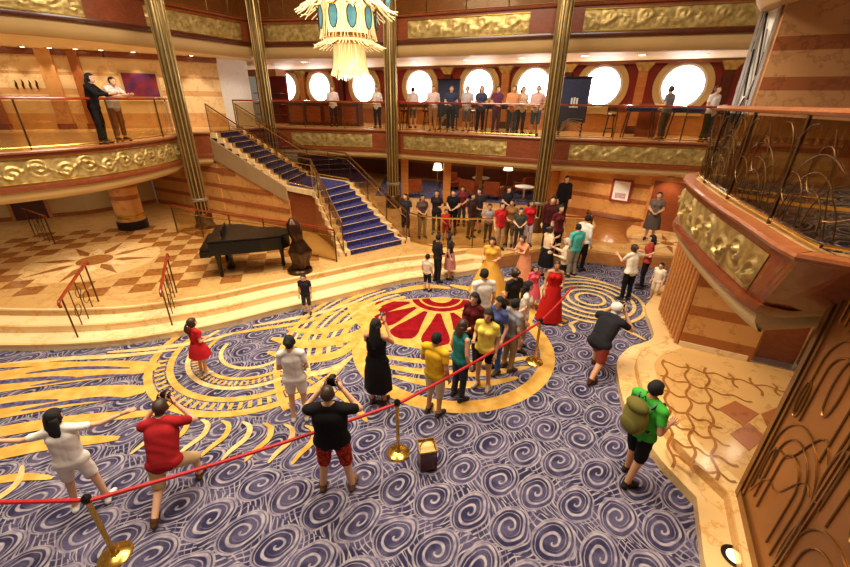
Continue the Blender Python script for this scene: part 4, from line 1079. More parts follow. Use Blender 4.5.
for k in range(4): part('panel', MB().box((-1.35+.9*k, -.31, .5), (.7, .02, .7)), M['mahogany'], bc)
cbn = thing('cabinet', 'small brown cabinet under the window beside the tall tables', 'cabinet', (8.3, 16.1, D4), R(-26))
part('body', MB().box((0, 0, .55), (.7, .5, 1.1)), M['leather_red'], cbn); part('door', MB().box((-.17, -.26, .55), (.3, .02, .9)).mesh('door'), M['mahogany'], cbn); part('door', MB().box((.17, -.26, .55), (.3, .02, .9)), M['mahogany'], cbn); part('cabinet_top', MB().box((0, 0, 1.12), (.78, .56, .05)), M['mahogany'], cbn)
shop = thing('shop_display', 'red lit shop display with shelves behind the second bronze column', 'display', (-8.1, 22.3, D4), R(-30))
part('back_panel', MB().box((0, .25, 1.2), (2.2, .08, 2.4)), M['red_wall'], shop)
part('valance', MB().box((0, -.05, 2.3), (2.2, .6, .3)), M['wood_orange'], shop)
for z in (.4, .9, 1.4): part('shelf', MB().box((0, .05, z), (2.0, .4, .04)), M['mahogany'], shop)
# ------------------------------------------------------------------ lounge on the lower level
def armchair(label, x, y, rz, mat):
    t = thing('armchair', label, 'chair', (x, y, FL), rz, 'lounge armchairs')
    part('seat', MB().box((0, 0, .32), (.62, .62, .2)), mat, t)
    part('backrest', MB().box((0, .30, .55), (.74, .14, .62)), mat, t)
    for s_ in (-1, 1): part('armrest', MB().box((s_*.35, 0, .42), (.12, .66, .38)), mat, t)
    for sx in (-1, 1):
        for sy in (-1, 1): part('leg', MB().lathe([(.02, 0), (.03, .22)], (sx*.28, sy*.26, 0), 8), M['mahogany_dk'], t)
for px, py, l, rz in ((412, 196, 'russet lounge armchair nearest the foot of the staircase', 200), (468, 197, 'russet lounge armchair behind the waiting people', 160), (493, 199, 'broad russet lounge armchair next to the bronze column', 150), (452, 190, 'russet lounge armchair at the back of the lounge', 20), (522, 194, 'russet lounge armchair beside the round white table', 220)):
    q = Zp(px, py, FL); armchair(l, q.x, q.y, R(rz), M['leather_red'])
def round_table(label, x, y):
    t = thing('round_table', label, 'table', (x, y, FL), 0, 'lounge tables')
    part('table_top', MB().lathe([(.42, .6), (.45, .62), (.45, .65), (.4, .66)], seg=28), M['white'], t, True); part('pedestal', MB().lathe([(.05, .04), (.05, .6)], seg=12), M['steel'], t, True); part('base', MB().lathe([(.25, 0), (.25, .02), (.06, .05)], seg=20), M['steel'], t, True)
for px, py, l in ((523, 200, 'round white lounge table next to the bronze column'), (480, 190, 'round white lounge table at the back between armchairs')):
    q = Zp(px, py, FL); round_table(l, q.x, q.y)
struct('floor_lounge_carpet', MB().prism([(-2.5, 19.3), (5.2, 17.6), (5.6, 21.0), (-2.5, 24.6)], FL+.001, FL+.01), M['carpet_navy'])
def shade_lamp(label, x, y):
    t = thing('table_lamp', label, 'lamp', (x, y, FL), 0, 'lounge lamps')
    part('stand', MB().lathe([(.14, 0), (.14, .03), (.025, .06), (.025, 1.15)], seg=14), M['brass'], t, True); part('lamp_shade', MB().lathe([(.24, 1.1), (.16, 1.42)], seg=20), M['lamp_soft'], t, True)
for px, py, l in ((506, 192, 'lit floor lamp with pale shade between the lounge armchairs'), (437, 192, 'lit floor lamp with pale shade by the timber post')):
    q = Zp(px, py, FL); shade_lamp(l, q.x, q.y)
# timber posts of the lounge
for n_, (px, py) in enumerate(((446, 205), (405, 200), (550, 205), (478, 192))):
    q = Zp(px, py, FL); t = struct_empty('trim_%d' % (40+n_)); t.location = (q.x, q.y, FL)
    part('post', MB().box((0, 0, 1.0), (.32, .32, 2.0)), M['wood_orange'], t); part('plinth', MB().box((0, 0, .06), (.4, .4, .12)), M['mahogany_dk'], t)
# curved reception desk against the right wall
dk = thing('reception_desk', 'curved honey wood reception desk with flared front by the poster', 'desk', (6.35, 13.1, FL), math.atan2(wr.y, wr.x))
dk.scale = (.95, .9, .78)
V = []; F = []
for j in range(13):
    t = j/12; z = 1.0*t; w = 1.0-.55*math.sin(math.pi*(.15+.7*t))+.2*t; d = .35+.2*(1-math.sin(math.pi*t))*.8
    for k in range(17):
        a = math.pi*k/16; V.append((-w*math.cos(a), -d*math.sin(a)*1.1, z))
for j in range(12):
    for k in range(16): a = j*17+k; F.append((a, a+1, a+18, a+17))
part('front', MB().raw(V, F), M['wood_orange'], dk, 'all')
part('desk_top', MB().prism([(-1.0*math.cos(math.pi*k/16), -.55*math.sin(math.pi*k/16)) for k in range(17)], 1.0, 1.05), M['mahogany'], dk)
# ------------------------------------------------------------------ recessed lamps
def lamp_thing(label, x, y, z, power, spot=120, group='recessed ceiling lamps', r=.09, tilt=None):
    t = thing('recessed_lamp', label, 'lamp', (x, y, z), 0, group)
    part('trim_ring', MB().lathe([(r, 0), (r+.02, -.012), (r+.035, -.006), (r+.035, 0)], seg=20), M['brass'], t, True)
    part('diffuser', MB().lathe([(r, -.004), (r*.6, -.012)], seg=18), M['lamp'], t)
    l = light('lamp_light', 'SPOT', (0, 0, -.03), power, .08, spot=spot); l.parent = t
    if tilt: l.rotation_euler = tilt
z6, z2 = 6.215, 2.425
lab4 = 'recessed round lamp in the cream ceiling above the far balcony'
for x, y in ((-5.6, 20.3), (-3.2, 19.9), (-.6, 19.6), (1.6, 18.4), (3.6, 17.3), (5.6, 16.2), (7.4, 15.7), (9.2, 15.2)):
    lamp_thing(lab4, x, y, z6, 55, 140, 'recessed lamps over the far balcony', .13)
labw = 'recessed lamp washing the striped stone wall behind the left balcony'
for k in range(9):
    t = k/8
    if t < .62: q = Vector((-15.5, 15.5)).lerp(Vector((-12.0, 16.75)), t/.62)
    else: q = Vector((-12.0, 16.75)).lerp(Vector((-9.6, 18.4)), (t-.62)/.38)
    lamp_thing(labw, q.x+.18, q.y-.42, z6, 85, 80, 'wall washing lamps')
labl = 'recessed lamp in the ceiling below the left balcony'
for x, y in ((-12.2, 11.2), (-10.6, 12.2), (-14.5, 12.6), (-12.4, 14.4), (-9.6, 14.4), (-9.6, 10.6)):
    lamp_thing(labl, x, y, z2, 30, 130, 'lamps below the left balcony')
labf = 'recessed lamp in the ceiling over the lounge'
for x, y in ((-5.2, 19.6), (-2.2, 19.2), (.2, 18.4), (2.3, 17.6), (4.6, 16.4), (1.2, 20.2), (4.2, 18.6), (-1.2, 21.4)):
    lamp_thing(labf, x, y, z2, 70, 140, 'lamps over the lounge')
labr = 'recessed lamp above the curved reception desk'
for x, y in ((6.6, 14.9), (8.4, 13.9)): lamp_thing(labr, x, y, z2, 70, 130, 'lamps over the reception desk')
labp = 'recessed lamp below the rounded balcony by the dark timber door'
for x, y in ((5.6, 5.6), (6.5, 5.2), (6.35, 5.9)): lamp_thing(labp, x, y, z2, 22, 130, 'lamps below the rounded balcony')
# ================================================================== people
SKIN = {'a': (226, 176, 140), 'b': (204, 150, 112), 'c': (168, 114, 80)}
skin_m = {k: simple('skin_'+k, v, .55, var=.04, scale=7, spec=.3) for k, v in SKIN.items()}
hair_m = {'black': simple('hair_black', (24, 19, 18), .85, var=.2, scale=40), 'brown': simple('hair_brown', (62, 40, 26), .5, var=.2, scale=40),
          'grey': simple('hair_grey', (196, 190, 180), .6, var=.1, scale=40), 'blond': simple('hair_blond', (196, 156, 100), .5, var=.15, scale=40)}
eye_m = simple('eye_dark', (24, 18, 16), .2); mouth_m = simple('lip', (160, 84, 72), .5)
def rotz(a): return Matrix.Rotation(a, 3, 'Z')
def cap_geo(mb, a, b, ra, rb, seg=10):
    a = Vector(a); b = Vector(b); d = b-a; L = d.length
    if L < 1e-5: d = Vector((0, 0, 1))
    d = d.normalized(); pts = []; rs = []
    for k in range(5):
        w = math.pi/2*(1-k/4.0); pts.append(a-d*ra*math.sin(w)); rs.append(max(.0008, ra*math.cos(w)))
    for k in range(5):
        w = math.pi/2*k/4.0; pts.append(b+d*rb*math.sin(w)); rs.append(max(.0008, rb*math.cos(w)))
    mb.tube(pts, rs, seg)
ARMS = {'down': ((.045, -.03, -.27), (.05, .06, -.52)), 'front': ((.06, .0, -.27), (-.10, .21, -.36)), 'hold': ((.07, .17, -.20), (-.11, .36, .08)),
        'out': ((.25, .05, -.06), (.50, .10, -.02)), 'rail': ((.07, .20, -.18), (-.06, .42, -.16)), 'cam': ((.12, .17, -.15), (-.09, .25, .10)), 'up': ((.08, .18, .02), (-.02, .34, .24)),
        'bent': ((.07, -.04, -.27), (.0, .2, -.26)), 'hip': ((.17, -.08, -.22), (.0, .02, -.38)), 'fwd': ((.03, .16, -.22), (.0, .40, -.14)), 'back': ((.06, -.14, -.24), (.05, -.16, -.48)), 'strap': ((.06, .04, -.27), (-.04, .2, -.1))}
LEGS = {'stand': (((.10, .02, .50), (.11, -.02, .085)), ((.10, .02, .50), (.11, -.02, .085))), 'wide': (((.14, .03, .50), (.19, .0, .085)), ((.14, .03, .50), (.19, .0, .085))),
        'walk': (((.10, .14, .52), (.10, .16, .085)), ((.10, .02, .49), (.10, -.24, .12))), 'step': (((.09, .08, .51), (.10, .10, .085)), ((.10, .0, .50), (.11, -.12, .085))),
        'lunge_r': (((.12, -.06, .42), (.14, -.34, .11)), ((.2, .32, .44), (.2, .30, .085))),
        'lunge': (((.16, .34, .44), (.16, .36, .085)), ((.12, -.06, .42), (.14, -.34, .11))), 'squat': (((.2, .34, .46), (.17, .1, .085)), ((.2, .3, .42), (.17, .04, .085)))}
# ready hand: palm, four fingers, thumb (points down -Z from the wrist, palm facing -X)
def hand_geo(mb, Mx, wrist, s, side, curl=.5):
    def tr(p): return Vector(wrist)+Mx @ (Vector((p[0]*side, p[1], p[2]))*s)
    def limb(pts, rs, seg=6): mb.tube([tr(p) for p in pts], [r*s for r in rs], seg)
    limb([(0, 0, .02), (0, 0, -.02), (0, .002, -.05), (0, .002, -.09), (0, 0, -.098)], [.024, .028, .034, .034, .018], 8)
    for k, L in enumerate((.066, .075, .070, .054)):
        y = (.030-.020*k); c = curl
        limb([(0, y, -.08), (-.004, y*1.1, -.095-.4*L), (-.004-.55*L*c, y*1.15, -.095-.78*L), (-.004-.95*L*c, y*1.15, -.095-L*(1-.25*c))], [.0105, .010, .009, .007])
    limb([(0, .024, -.03), (-.010, .044, -.055), (-.02, .052, -.085), (-.026, .05, -.105)], [.013, .012, .010, .008])
PEOPLE = []
def person(label, pos_, yaw, h=1.68, top=None, sleeve='short', bottom=None, blen=.9, skirt=None, dress=None, shoes=(60, 50, 45), hair='black', style='short', arms=('down', 'down'), legs='stand',
           lean=0.0, drop=0.0, skin='a', fem=False, near=False, head=(0, 0), group=None, socks=None, top2=None, bottom2=None, bulk=1.0, tilt=0.0, arm_custom=None, z=0.0):
    PEOPLE.append(dict(label=label, pos=pos_, yaw=yaw, h=h, top=top, sleeve=sleeve, bottom=bottom, blen=blen, skirt=skirt, dress=dress, shoes=shoes, hair=hair, style=style, arms=arms, legs=legs, lean=lean, drop=drop,
                       skin=skin, fem=fem, near=near, head=head, group=group, socks=socks, top2=top2, bottom2=bottom2, bulk=bulk, z=z, arm_custom=arm_custom))
def skeleton(p):
    s = p['h']/1.70; k = p['bulk']; fem = p['fem']
    child = p['h'] < 1.35
    J = {}; Lr = Matrix.Rotation(-R(p['lean']), 3, 'X'); dr = p['drop']
    pel = Vector((0, 0, .93-dr))
    def up(v): return pel+Lr @ (Vector(v)-Vector((0, 0, .93)))
    J['pel'] = pel; J['waist'] = up((0, 0, 1.08)); J['chest'] = up((0, .005, 1.28)); J['neck'] = up((0, -.01, 1.43))
    hc = up((0, .025, 1.585)); J['head'] = hc; J['hb'] = up((0, .0, 1.50))
    sw = (.165 if fem else .185)*k
    for side, nm in ((-1, 'L'), (1, 'R')):
        J['sh'+nm] = up((side*sw, -.01, 1.385)); J['hip'+nm] = pel+Vector((side*.088*k, 0, -.03))
        a = p['arms'][0 if side < 0 else 1]; e, w = (p['arm_custom'] or {}).get(nm) or ARMS[a]
        J['el'+nm] = J['sh'+nm]+Vector((e[0]*side, e[1], e[2])); J['wr'+nm] = J['sh'+nm]+Vector((w[0]*side, w[1], w[2]))
        kn, an = LEGS[p['legs']][0 if side < 0 else 1]
        J['kn'+nm] = Vector((kn[0]*side, kn[1], kn[2]-dr*.35)); J['an'+nm] = Vector((an[0]*side, an[1], an[2]))
        J['to'+nm] = J['an'+nm]+Vector((side*.03, .15, -.05))
    hs = 1.0 if not child else 1.18
    B = []
    def bone(n, a, b, ra, rb): B.append((n, J[a] if isinstance(a, str) else a, J[b] if isinstance(b, str) else b, ra*k, rb*k))
    bone('hipbar', 'hipL', 'hipR', .105 if fem else .10, .105 if fem else .10); bone('abd', 'pel', 'waist', .115, .105 if fem else .12)
    bone('chest', 'waist', 'chest', .105 if fem else .125, .125 if fem else .14); bone('upch', 'chest', 'neck', .125, .06)
    for nm in 'LR':
        bone('clav'+nm, 'neck', 'sh'+nm, .055, .050 if fem else .056)
        bone('uarm'+nm, 'sh'+nm, 'el'+nm, .045 if fem else .051, .038); bone('farm'+nm, 'el'+nm, 'wr'+nm, .041, .027)
        bone('thigh'+nm, 'hip'+nm, 'kn'+nm, .088, .056); bone('shin'+nm, 'kn'+nm, 'an'+nm, .056, .038); bone('foot'+nm, 'an'+nm, 'to'+nm, .043, .032)
    bone('neckb', 'neck', 'hb', .052, .048)
    Hm = rotz(R(p['head'][0])) @ Matrix.Rotation(R(p['head'][1]), 3, 'X')
    return s, J, B, Hm, hs
def body_geo(p):
    s, J, B, Hm, hs = skeleton(p); mb = MB(); k = p['bulk']
    for n, a, b, ra, rb in B:
        if n in ('chest', 'upch', 'abd'):
            # broadened trunk: side-by-side capsules
            w = .06*k if n != 'upch' else .05*k
            for sx in (-w, 0, w): cap_geo(mb, a+Vector((sx, 0, 0)), b+Vector((sx*(.75 if n == 'upch' else 1), 0, 0)), ra*.82, rb*(.8 if n == 'upch' else .82))
        else: cap_geo(mb, a, b, ra, rb)
    if p['fem']:
        for sx in (-.07, .07): mb.ell(J['chest']+Vector((sx, .085, .0)), (.06, .055, .06))
    for nm in 'LR': cap_geo(mb, J['an'+nm]+Vector((0, -.045, -.045)), J['an'+nm]+Vector((0, -.01, -.03)), .036, .036)
    c = J['head']
    def hp(v): return c+Hm @ (Vector(v)*hs)
    def he(v, r): mb.ell(hp(v), tuple(q*hs for q in r), 14, 10, Hm)
    he((0, -.012, .022), (.076, .096, .092)); he((0, .02, -.045), (.056, .066, .068)); he((0, .052, -.088), (.028, .024, .022))
    he((0, .094, -.018), (.013, .02, .026)); he((-.078, -.005, -.012), (.012, .02, .032)); he((.078, -.005, -.012), (.012, .02, .032)); he((0, .068, .028), (.05, .02, .014))
    return mb
def make_people():
    tmp = []
    for p in PEOPLE:
        me = body_geo(p).mesh('tmp', fix=False); o = bpy.data.objects.new('tmp', me); C.objects.link(o)
        md = o.modifiers.new('r', 'REMESH'); md.mode = 'VOXEL'; md.voxel_size = .0135 if p['near'] else .021; md.adaptivity = 0
        tmp.append(o)
    dg = bpy.context.evaluated_depsgraph_get(); dg.update()
    eye = MB().ell((0, 0, 0), (.011, .006, .007), 8, 6).mesh('eye', 'all'); eye.materials.append(eye_m)
    mou = MB().ell((0, 0, 0), (.022, .008, .006), 8, 6).mesh('mouth', 'all'); mou.materials.append(mouth_m)
    for p, o in zip(PEOPLE, tmp):
        ev = o.evaluated_get(dg); em = ev.to_mesh()
        n = len(em.vertices); co = np.empty(n*3); em.vertices.foreach_get('co', co); co = co.reshape(-1, 3)
        F = [tuple(q.vertices) for q in em.polygons]; ev.to_mesh_clear()
        dress_person(p, co, F, eye, mou)
    for o in tmp:
        m = o.data; bpy.data.objects.remove(o); bpy.data.meshes.remove(m)
def smooth_np(co, F, it):
    n = len(co); E_ = set()
    for f in F:
        for a, b in zip(f, f[1:]+f[:1]): E_.add((min(a, b), max(a, b)))
    E_ = np.array(list(E_)); cnt = np.zeros(n); np.add.at(cnt, E_[:, 0], 1); np.add.at(cnt, E_[:, 1], 1)
    for _ in range(it):
        acc = np.zeros_like(co); np.add.at(acc, E_[:, 0], co[E_[:, 1]]); np.add.at(acc, E_[:, 1], co[E_[:, 0]])
        co = co*.5+.5*acc/np.maximum(cnt, 1)[:, None]
    return co
def vnormals(co, F):
    F = np.array([f if len(f) == 4 else f+(f[2],) for f in F]); a = co[F[:, 2]]-co[F[:, 0]]; b = co[F[:, 3]]-co[F[:, 1]]; nn = np.cross(a, b)
    N = np.zeros_like(co)
    for k in range(4): np.add.at(N, F[:, k], nn)
    return N/np.maximum(np.linalg.norm(N, axis=1), 1e-9)[:, None]
def np_mesh(name, co, F, mat, s):
    me = bpy.data.meshes.new(name); me.from_pydata((co*s).tolist(), [], F); me.update()
    me.polygons.foreach_set('use_smooth', [True]*len(me.polygons)); me.materials.append(mat); return me
def dress_person(p, co, F, eye, mou):
    s, J, B, Hm, hs = skeleton(p)
    co = smooth_np(co, F, 6 if p['near'] else 3); N = vnormals(co, F); nv = len(co)
    c_all = co.mean(0)
    # nearest bone
    best = np.full(nv, 9.0); bi = np.zeros(nv, int); bt = np.zeros(nv)
    for k, (n, a, b, ra, rb) in enumerate(B):
        a = np.array(a); b = np.array(b); d = b-a; L2 = max(1e-9, d@d); t = np.clip(((co-a)@d)/L2, 0, 1)
        dist = np.linalg.norm(co-a-t[:, None]*d, axis=1)-(ra+(rb-ra)*t)*(1.35 if n in ('chest', 'abd') else 1)
        m = dist < best; best[m] = dist[m]; bi[m] = k; bt[m] = t[m]
    hl = (co-np.array(J['head'])) @ np.array(Hm) / hs      # head-local
    inhead = ((hl[:, 0]/.1)**2+((hl[:, 1]+.0)/.125)**2+((hl[:, 2]+.01)/.135)**2 < 1.0) & (hl[:, 2] > -.115)
    nm = np.array([b[0] for b in B])[bi]; nm = np.where(inhead, 'head', nm)
    root = thing('person', p['label'], 'person', (p['pos'][0], p['pos'][1], p['z']), R(p['yaw']), p['group'])
    # body with hands
    mbh = MB()
    for side, q in ((-1, 'L'), (1, 'R')):
        d = (J['wr'+q]-J['el'+q]).normalized(); zax = -d; inward = Vector((-side, .0, 0)); y = zax.cross(Vector((side, 0, 0)))
        y = Vector((0, 1, 0))-zax*zax.y
        if y.length < .2: y = Vector((0, 0, 1))-zax*zax.z
        y.normalize(); x = y.cross(zax)
        Mx = Matrix((x, y, zax)).transposed()
        hand_geo(mbh, Mx, J['wr'+q], 1.0 if p['h'] > 1.35 else 1.05, side, .75 if p['arms'][0 if side < 0 else 1] in ('hold', 'up', 'rail', 'strap', 'cam') else .4)
    hv = np.array([tuple(v) for v in mbh.v]); HF = [tuple(k+nv for k in f) for f in mbh.f]
    part('body', np_mesh('body', np.vstack([co, hv]), F+HF, skin_m[p['skin']], s), None, root)
    Fa = np.array([f if len(f) == 4 else f+(f[2],) for f in F])
    def garment(name, mask, off, mat, wob=.0):
        fm = mask[Fa].sum(1) >= 3; sel = Fa[fm]
        if not len(sel): return
        used = np.unique(sel); mp = -np.ones(nv, int); mp[used] = np.arange(len(used))
        o = off[used][:, None] if isinstance(off, np.ndarray) else off
        c = co[used]+N[used]*o
        if wob: c = c+N[used]*(wob*np.sin(co[used][:, 2]*38+co[used][:, 0]*25+np.sin(co[used][:, 1]*30)*2))[:, None]
        fl = [tuple(dict.fromkeys(f)) for f in mp[sel].tolist()]
        return part(name, np_mesh(name, c, fl, mat, s), None, root)
    isn = lambda *a: np.isin(nm, a)
    z = co[:, 2]; zp = J['pel'].z
    trunk = isn('chest', 'upch', 'abd', 'clavL', 'clavR')
    if p['top'] or p['dress']:
        m = trunk | (isn('hipbar') & (z > zp-.05)) | (isn('thighL', 'thighR') & (z > zp-.03))
        for q in 'LR':
            u = isn('uarm'+q); f = isn('farm'+q)
            sl = p['sleeve']
            if sl == 'short': m |= u & (bt < .62)
            elif sl == 'long': m |= u | (f & (bt < .93))
            elif sl == 'none': m &= ~(isn('clav'+q) & (bt > .85))
        m &= ~((z > J['neck'].z+.015) & isn('upch', 'neckb')); 
        if p['dress'] and p['sleeve'] == 'none': m &= z < J['neck'].z-.03
        col = p['top'] or p['dress'][0]
        garment('shirt' if p['top'] else 'bodice', m, .015, cloth(col, p['top2']), .002)
    if p['bottom']:
        m = isn('hipbar') | (isn('abd') & (z < zp+.06))
        L = p['blen']
        for q in 'LR':
            m |= isn('thigh'+q) & (bt < min(1, L*2) if L < .5 else isn('thigh'+q))
            if L >= .5: m |= isn('shin'+q) & (bt < (L-.5)*2)
        garment('trousers' if L > .75 else 'shorts', m, .012+.012*(bt*(isn('thighL', 'thighR') | isn('shinL', 'shinR'))), cloth(p['bottom'], p['bottom2'], 30 if p['bottom2'] else 6), .002)
    sk = p['skirt'] or (p['dress'] and (p['dress'][0], p['dress'][1]))
    if sk:
        col, ln = sk[0], sk[1]; flare = sk[2] if len(sk) > 2 else .06
        if p['dress'] and len(p['dress']) > 2: flare = p['dress'][2]
        z0 = zp+.10; z1 = max(.05, z0-ln); V = []; G_ = []; na = 28; ns = 10
        kl = (J['knL']+J['knR'])/2
        for j in range(ns+1):
            t = j/ns; zz_ = z0+(z1-z0)*t; cy = J['pel'].y+(kl.y-J['pel'].y)*min(1, t)*.8
            rx = .158*p['bulk']+.055*min(1, t*2.2)*p['bulk']+flare*t; ry = .128*p['bulk']+.04*min(1, t*2.2)+flare*t+abs(kl.y)*.3*t
            for k in range(na):
                a = 2*math.pi*k/na; w = 1+.05*t*math.sin(6*a+1.3*t)
                V.append((rx*w*math.cos(a), cy+ry*w*math.sin(a), zz_))
        for j in range(ns):
            for k in range(na): l = (k+1) % na; G_.append((j*na+k, j*na+l, (j+1)*na+l, (j+1)*na+k))
        part('skirt', np_mesh('skirt', np.array(V), G_, cloth(col, p['bottom2'], 30 if p['bottom2'] else 6), s), None, root)
    if p['shoes']:
        for q in 'LR':
            m = isn('foot'+q) | (isn('shin'+q) & (bt > .95))
            garment('shoe', m, .010, cloth(p['shoes']))
            if p['socks']: garment('sock', isn('shin'+q) & (bt > .78), .006, cloth(p['socks']))
    # hair
    st = p['style']
    if st != 'bald':
        x_, y_, z_ = hl[:, 0], hl[:, 1], hl[:, 2]
        line = {'buzz': .035, 'short': .03, 'bob': .03, 'long': .03, 'pony': .03, 'bun': .03}[st]
        m = inhead & ((z_ > line+.9*(y_-.05)) & (z_ > .045-.0*y_) | ((y_ < .012) & (z_ > (-.055 if st in ('buzz', 'short') else -.09)) & (np.abs(x_) < .2)))
        m &= ~((y_ > .058) & (z_ < .062))
        g = garment('hair', m, (.006 if st == 'buzz' else .013 if st == 'short' else .017), hair_m[p['hair']], .003)
        if st in ('long', 'bob', 'pony', 'bun') and g:
            V = []; G_ = []; na = 16; ln = {'long': .42, 'bob': .2, 'pony': .34, 'bun': .1}[st]; ns = 8
            if st in ('long', 'bob'):
                for j in range(ns+1):
                    t = j/ns; zz_ = .03-t*ln; rx = (.088+.012*math.sin(math.pi*t))*(1 if t < .8 else 1-.5*(t-.8)/.2); ry = .058-.02*t
                    cy = -.055-.035*min(1, t*2)-.01*t
                    for k in range(na): a = 2*math.pi*k/na; V.append((rx*math.cos(a)*(1+.05*math.sin(5*a+4*t)), cy+ry*math.sin(a), zz_))
            else:
                for j in range(ns+1):
                    t = j/ns; r_ = .036*math.sin(math.pi*(.12+.8*t)) if st == 'pony' else .05*math.sin(math.pi*(.05+.9*t)); zz_ = .05-t*ln if st == 'pony' else .10-t*ln
                    cy = -.115-.05*math.sin(math.pi*min(1, t*1.2)) if st == 'pony' else -.12
                    for k in range(na): a = 2*math.pi*k/na; V.append((r_*math.cos(a), cy+r_*math.sin(a), zz_))
            for j in range(ns):
                for k in range(na): l = (k+1) % na; G_.append((j*na+k, j*na+l, (j+1)*na+l, (j+1)*na+k))
            G_.append(tuple(range(na-1, -1, -1))); G_.append(tuple(ns*na+k for k in range(na)))
            W_ = np.array([tuple(J['head']+Hm @ (Vector(v)*hs)) for v in V])
            # keep the lock outside the back
            part('hair_length', np_mesh('hair_length', W_, G_, hair_m[p['hair']], s), None, root)
    if p['near']:
        for q in (-1, 1):
            e = bpy.data.objects.new('eye', eye); link(e, root); e.location = (J['head']+Hm @ (Vector((q*.031, .080, .008))*hs))*s; e.rotation_euler = Hm.to_euler(); e.scale = (s*hs,)*3
        e = bpy.data.objects.new('mouth', mou); link(e, root); e.location = (J['head']+Hm @ (Vector((0, .084, -.058))*hs))*s; e.rotation_euler = Hm.to_euler(); e.scale = (s*hs,)*3
    p['root'] = root; p['J'] = J; p['s'] = s
    return root
def zp2(px, py, z=0.0): q = Zp(px, py, z); return (q.x, q.y)
W_, K_ = (242, 236, 228), (26, 24, 26)
P = person
# --- visitors in the foreground
P('woman in white T-shirt and white shorts stretching both arms by the rope', zp2(94, 505), 22, 1.50, top=W_, bottom=(238, 230, 222), blen=.40, shoes=(244, 242, 238), style='long', arms=('out', 'out'), legs='wide', fem=True, near=True, skin='a', head=(-25, 0), lean=6)
P('man in red T-shirt and khaki shorts lunging with a raised camera', zp2(178, 499), 14, 1.66, top=(166, 34, 38), bottom=(206, 176, 128), blen=.55, shoes=(90, 60, 40), hair='brown', style='short', arms=('cam', 'cam'), legs='lunge_r', lean=28, drop=.22, near=True, skin='a', bulk=1.06)
P('woman in white T-shirt and white shorts seen from behind, watching the roundel', zp2(301, 419), 8, 1.57, top=W_, bottom=(238, 232, 222), blen=.36, shoes=(220, 210, 200), hair='black', style='bun', arms=('front', 'front'), fem=True, near=True)
P('man with cropped hair in black T-shirt and red patterned shorts', zp2(338, 488), 2, 1.68, top=K_, bottom=(206, 60, 36), bottom2=(70, 20, 20), blen=.56, shoes=(120, 90, 60), hair='brown', style='buzz', arms=('cam', 'cam'), legs='wide', near=True, bulk=1.2, head=(0, -6))
P('woman with long black hair in a sleeveless black dress raising a phone', zp2(379, 402), -10, 1.63, dress=(K_, .72, .03), sleeve='none', shoes=(80, 60, 45), style='long', arms=('hold', 'hold'), fem=True, near=True, skin='b')
P('man in yellow polo shirt and beige shorts behind the rope', zp2(434, 413), -35, 1.55, top=(236, 186, 44), bottom=(214, 192, 152), blen=.6, shoes=(70, 60, 55), style='short', arms=('front', 'down'), near=True, skin='b', bulk=1.08)
P('woman in teal tank top and dark jeans in the queue', zp2(458, 398), -55, 1.56, top=(40, 128, 124), sleeve='none', bottom=(52, 56, 74), blen=.96, shoes=(60, 50, 46), style='bob', hair='brown', arms=('down', 'down'), fem=True, near=True)
P('girl with long black hair in yellow blouse and black shorts', zp2(482, 387), 150, 1.60, top=(240, 214, 92), sleeve='short', bottom=K_, blen=.34, shoes=(200, 180, 150), style='long', arms=('down', 'bent'), fem=True, near=True, skin='b')
P('young person in grey T-shirt and khaki trousers near the stanchion', zp2(507, 369), -60, 1.52, top=(150, 148, 152), bottom=(170, 140, 104), blen=.9, shoes=(90, 80, 70), style='short', arms=('fwd', 'down'), near=True)
P('person in blue jeans behind the girl in the yellow blouse', zp2(493, 371), 120, 1.60, top=(72, 82, 130), bottom=(56, 92, 160), blen=.96, shoes=(80, 70, 60), style='bob', arms=('down', 'front'), near=True, fem=True)
P('woman with long black hair and white top at the back of the queue', zp2(519, 350), -100, 1.58, top=(222, 206, 190), bottom=(150, 130, 110), blen=.9, style='long', arms=('down', 'down'), fem=True, near=True)
P('woman in dark red cardigan with bobbed black hair in the queue', zp2(470, 366), 140, 1.60, top=(86, 26, 28), sleeve='long', bottom=(40, 36, 40), blen=.96, style='bob', arms=('front', 'front'), fem=True, near=True)
P('tall man in white shirt and pale trousers with his back turned', zp2(479, 342), 10, 1.70, top=(238, 228, 214), sleeve='short', bottom=(216, 198, 170), blen=.96, shoes=(120, 100, 80), style='short', arms=('down', 'down'), near=True)
P('woman in black blouse and patterned skirt among the queue', zp2(508, 336), 30, 1.62, top=(44, 38, 36), skirt=((120, 80, 60), .7, .08), style='bun', hair='brown', arms=('front', 'front'), fem=True, near=True)
P('woman in long red dress near the pale carpet rings', zp2(548, 320), 170, 1.52, dress=((186, 30, 26), .98, .12), sleeve='none', shoes=(120, 40, 30), style='bun', hair='brown', arms=('bent', 'down'), fem=True, near=True, skin='b')
P('girl in pink dress beside the woman in red', zp2(530, 308), 190, 1.15, dress=((222, 92, 110), .55, .12), sleeve='short', shoes=(220, 200, 200), style='bob', hair='brown', fem=True, near=True)
P('man in black polo and white cap crouching to take a photo', zp2(592, 374), -50, 1.72, top=(40, 38, 42), bottom=(150, 62, 46), blen=.5, shoes=(80, 50, 40), hair='grey', style='buzz', arms=('cam', 'cam'), legs='lunge', lean=36, drop=.2, near=True, skin='b', bulk=1.14)
P('man in green T-shirt and black shorts carrying an olive backpack', zp2(626, 478), -70, 1.66, top=(70, 176, 60), bottom=K_, blen=.56, shoes=(50, 44, 42), style='short', arms=('strap', 'bent'), legs='step', near=True, skin='b', bulk=1.06)
P('small child in red dress standing on the carpet near the steps', zp2(205, 374), -30, 1.18, dress=((196, 36, 44), .42, .08), sleeve='short', shoes=(240, 236, 230), hair='brown', style='pony', arms=('front', 'front'), fem=True, near=True)
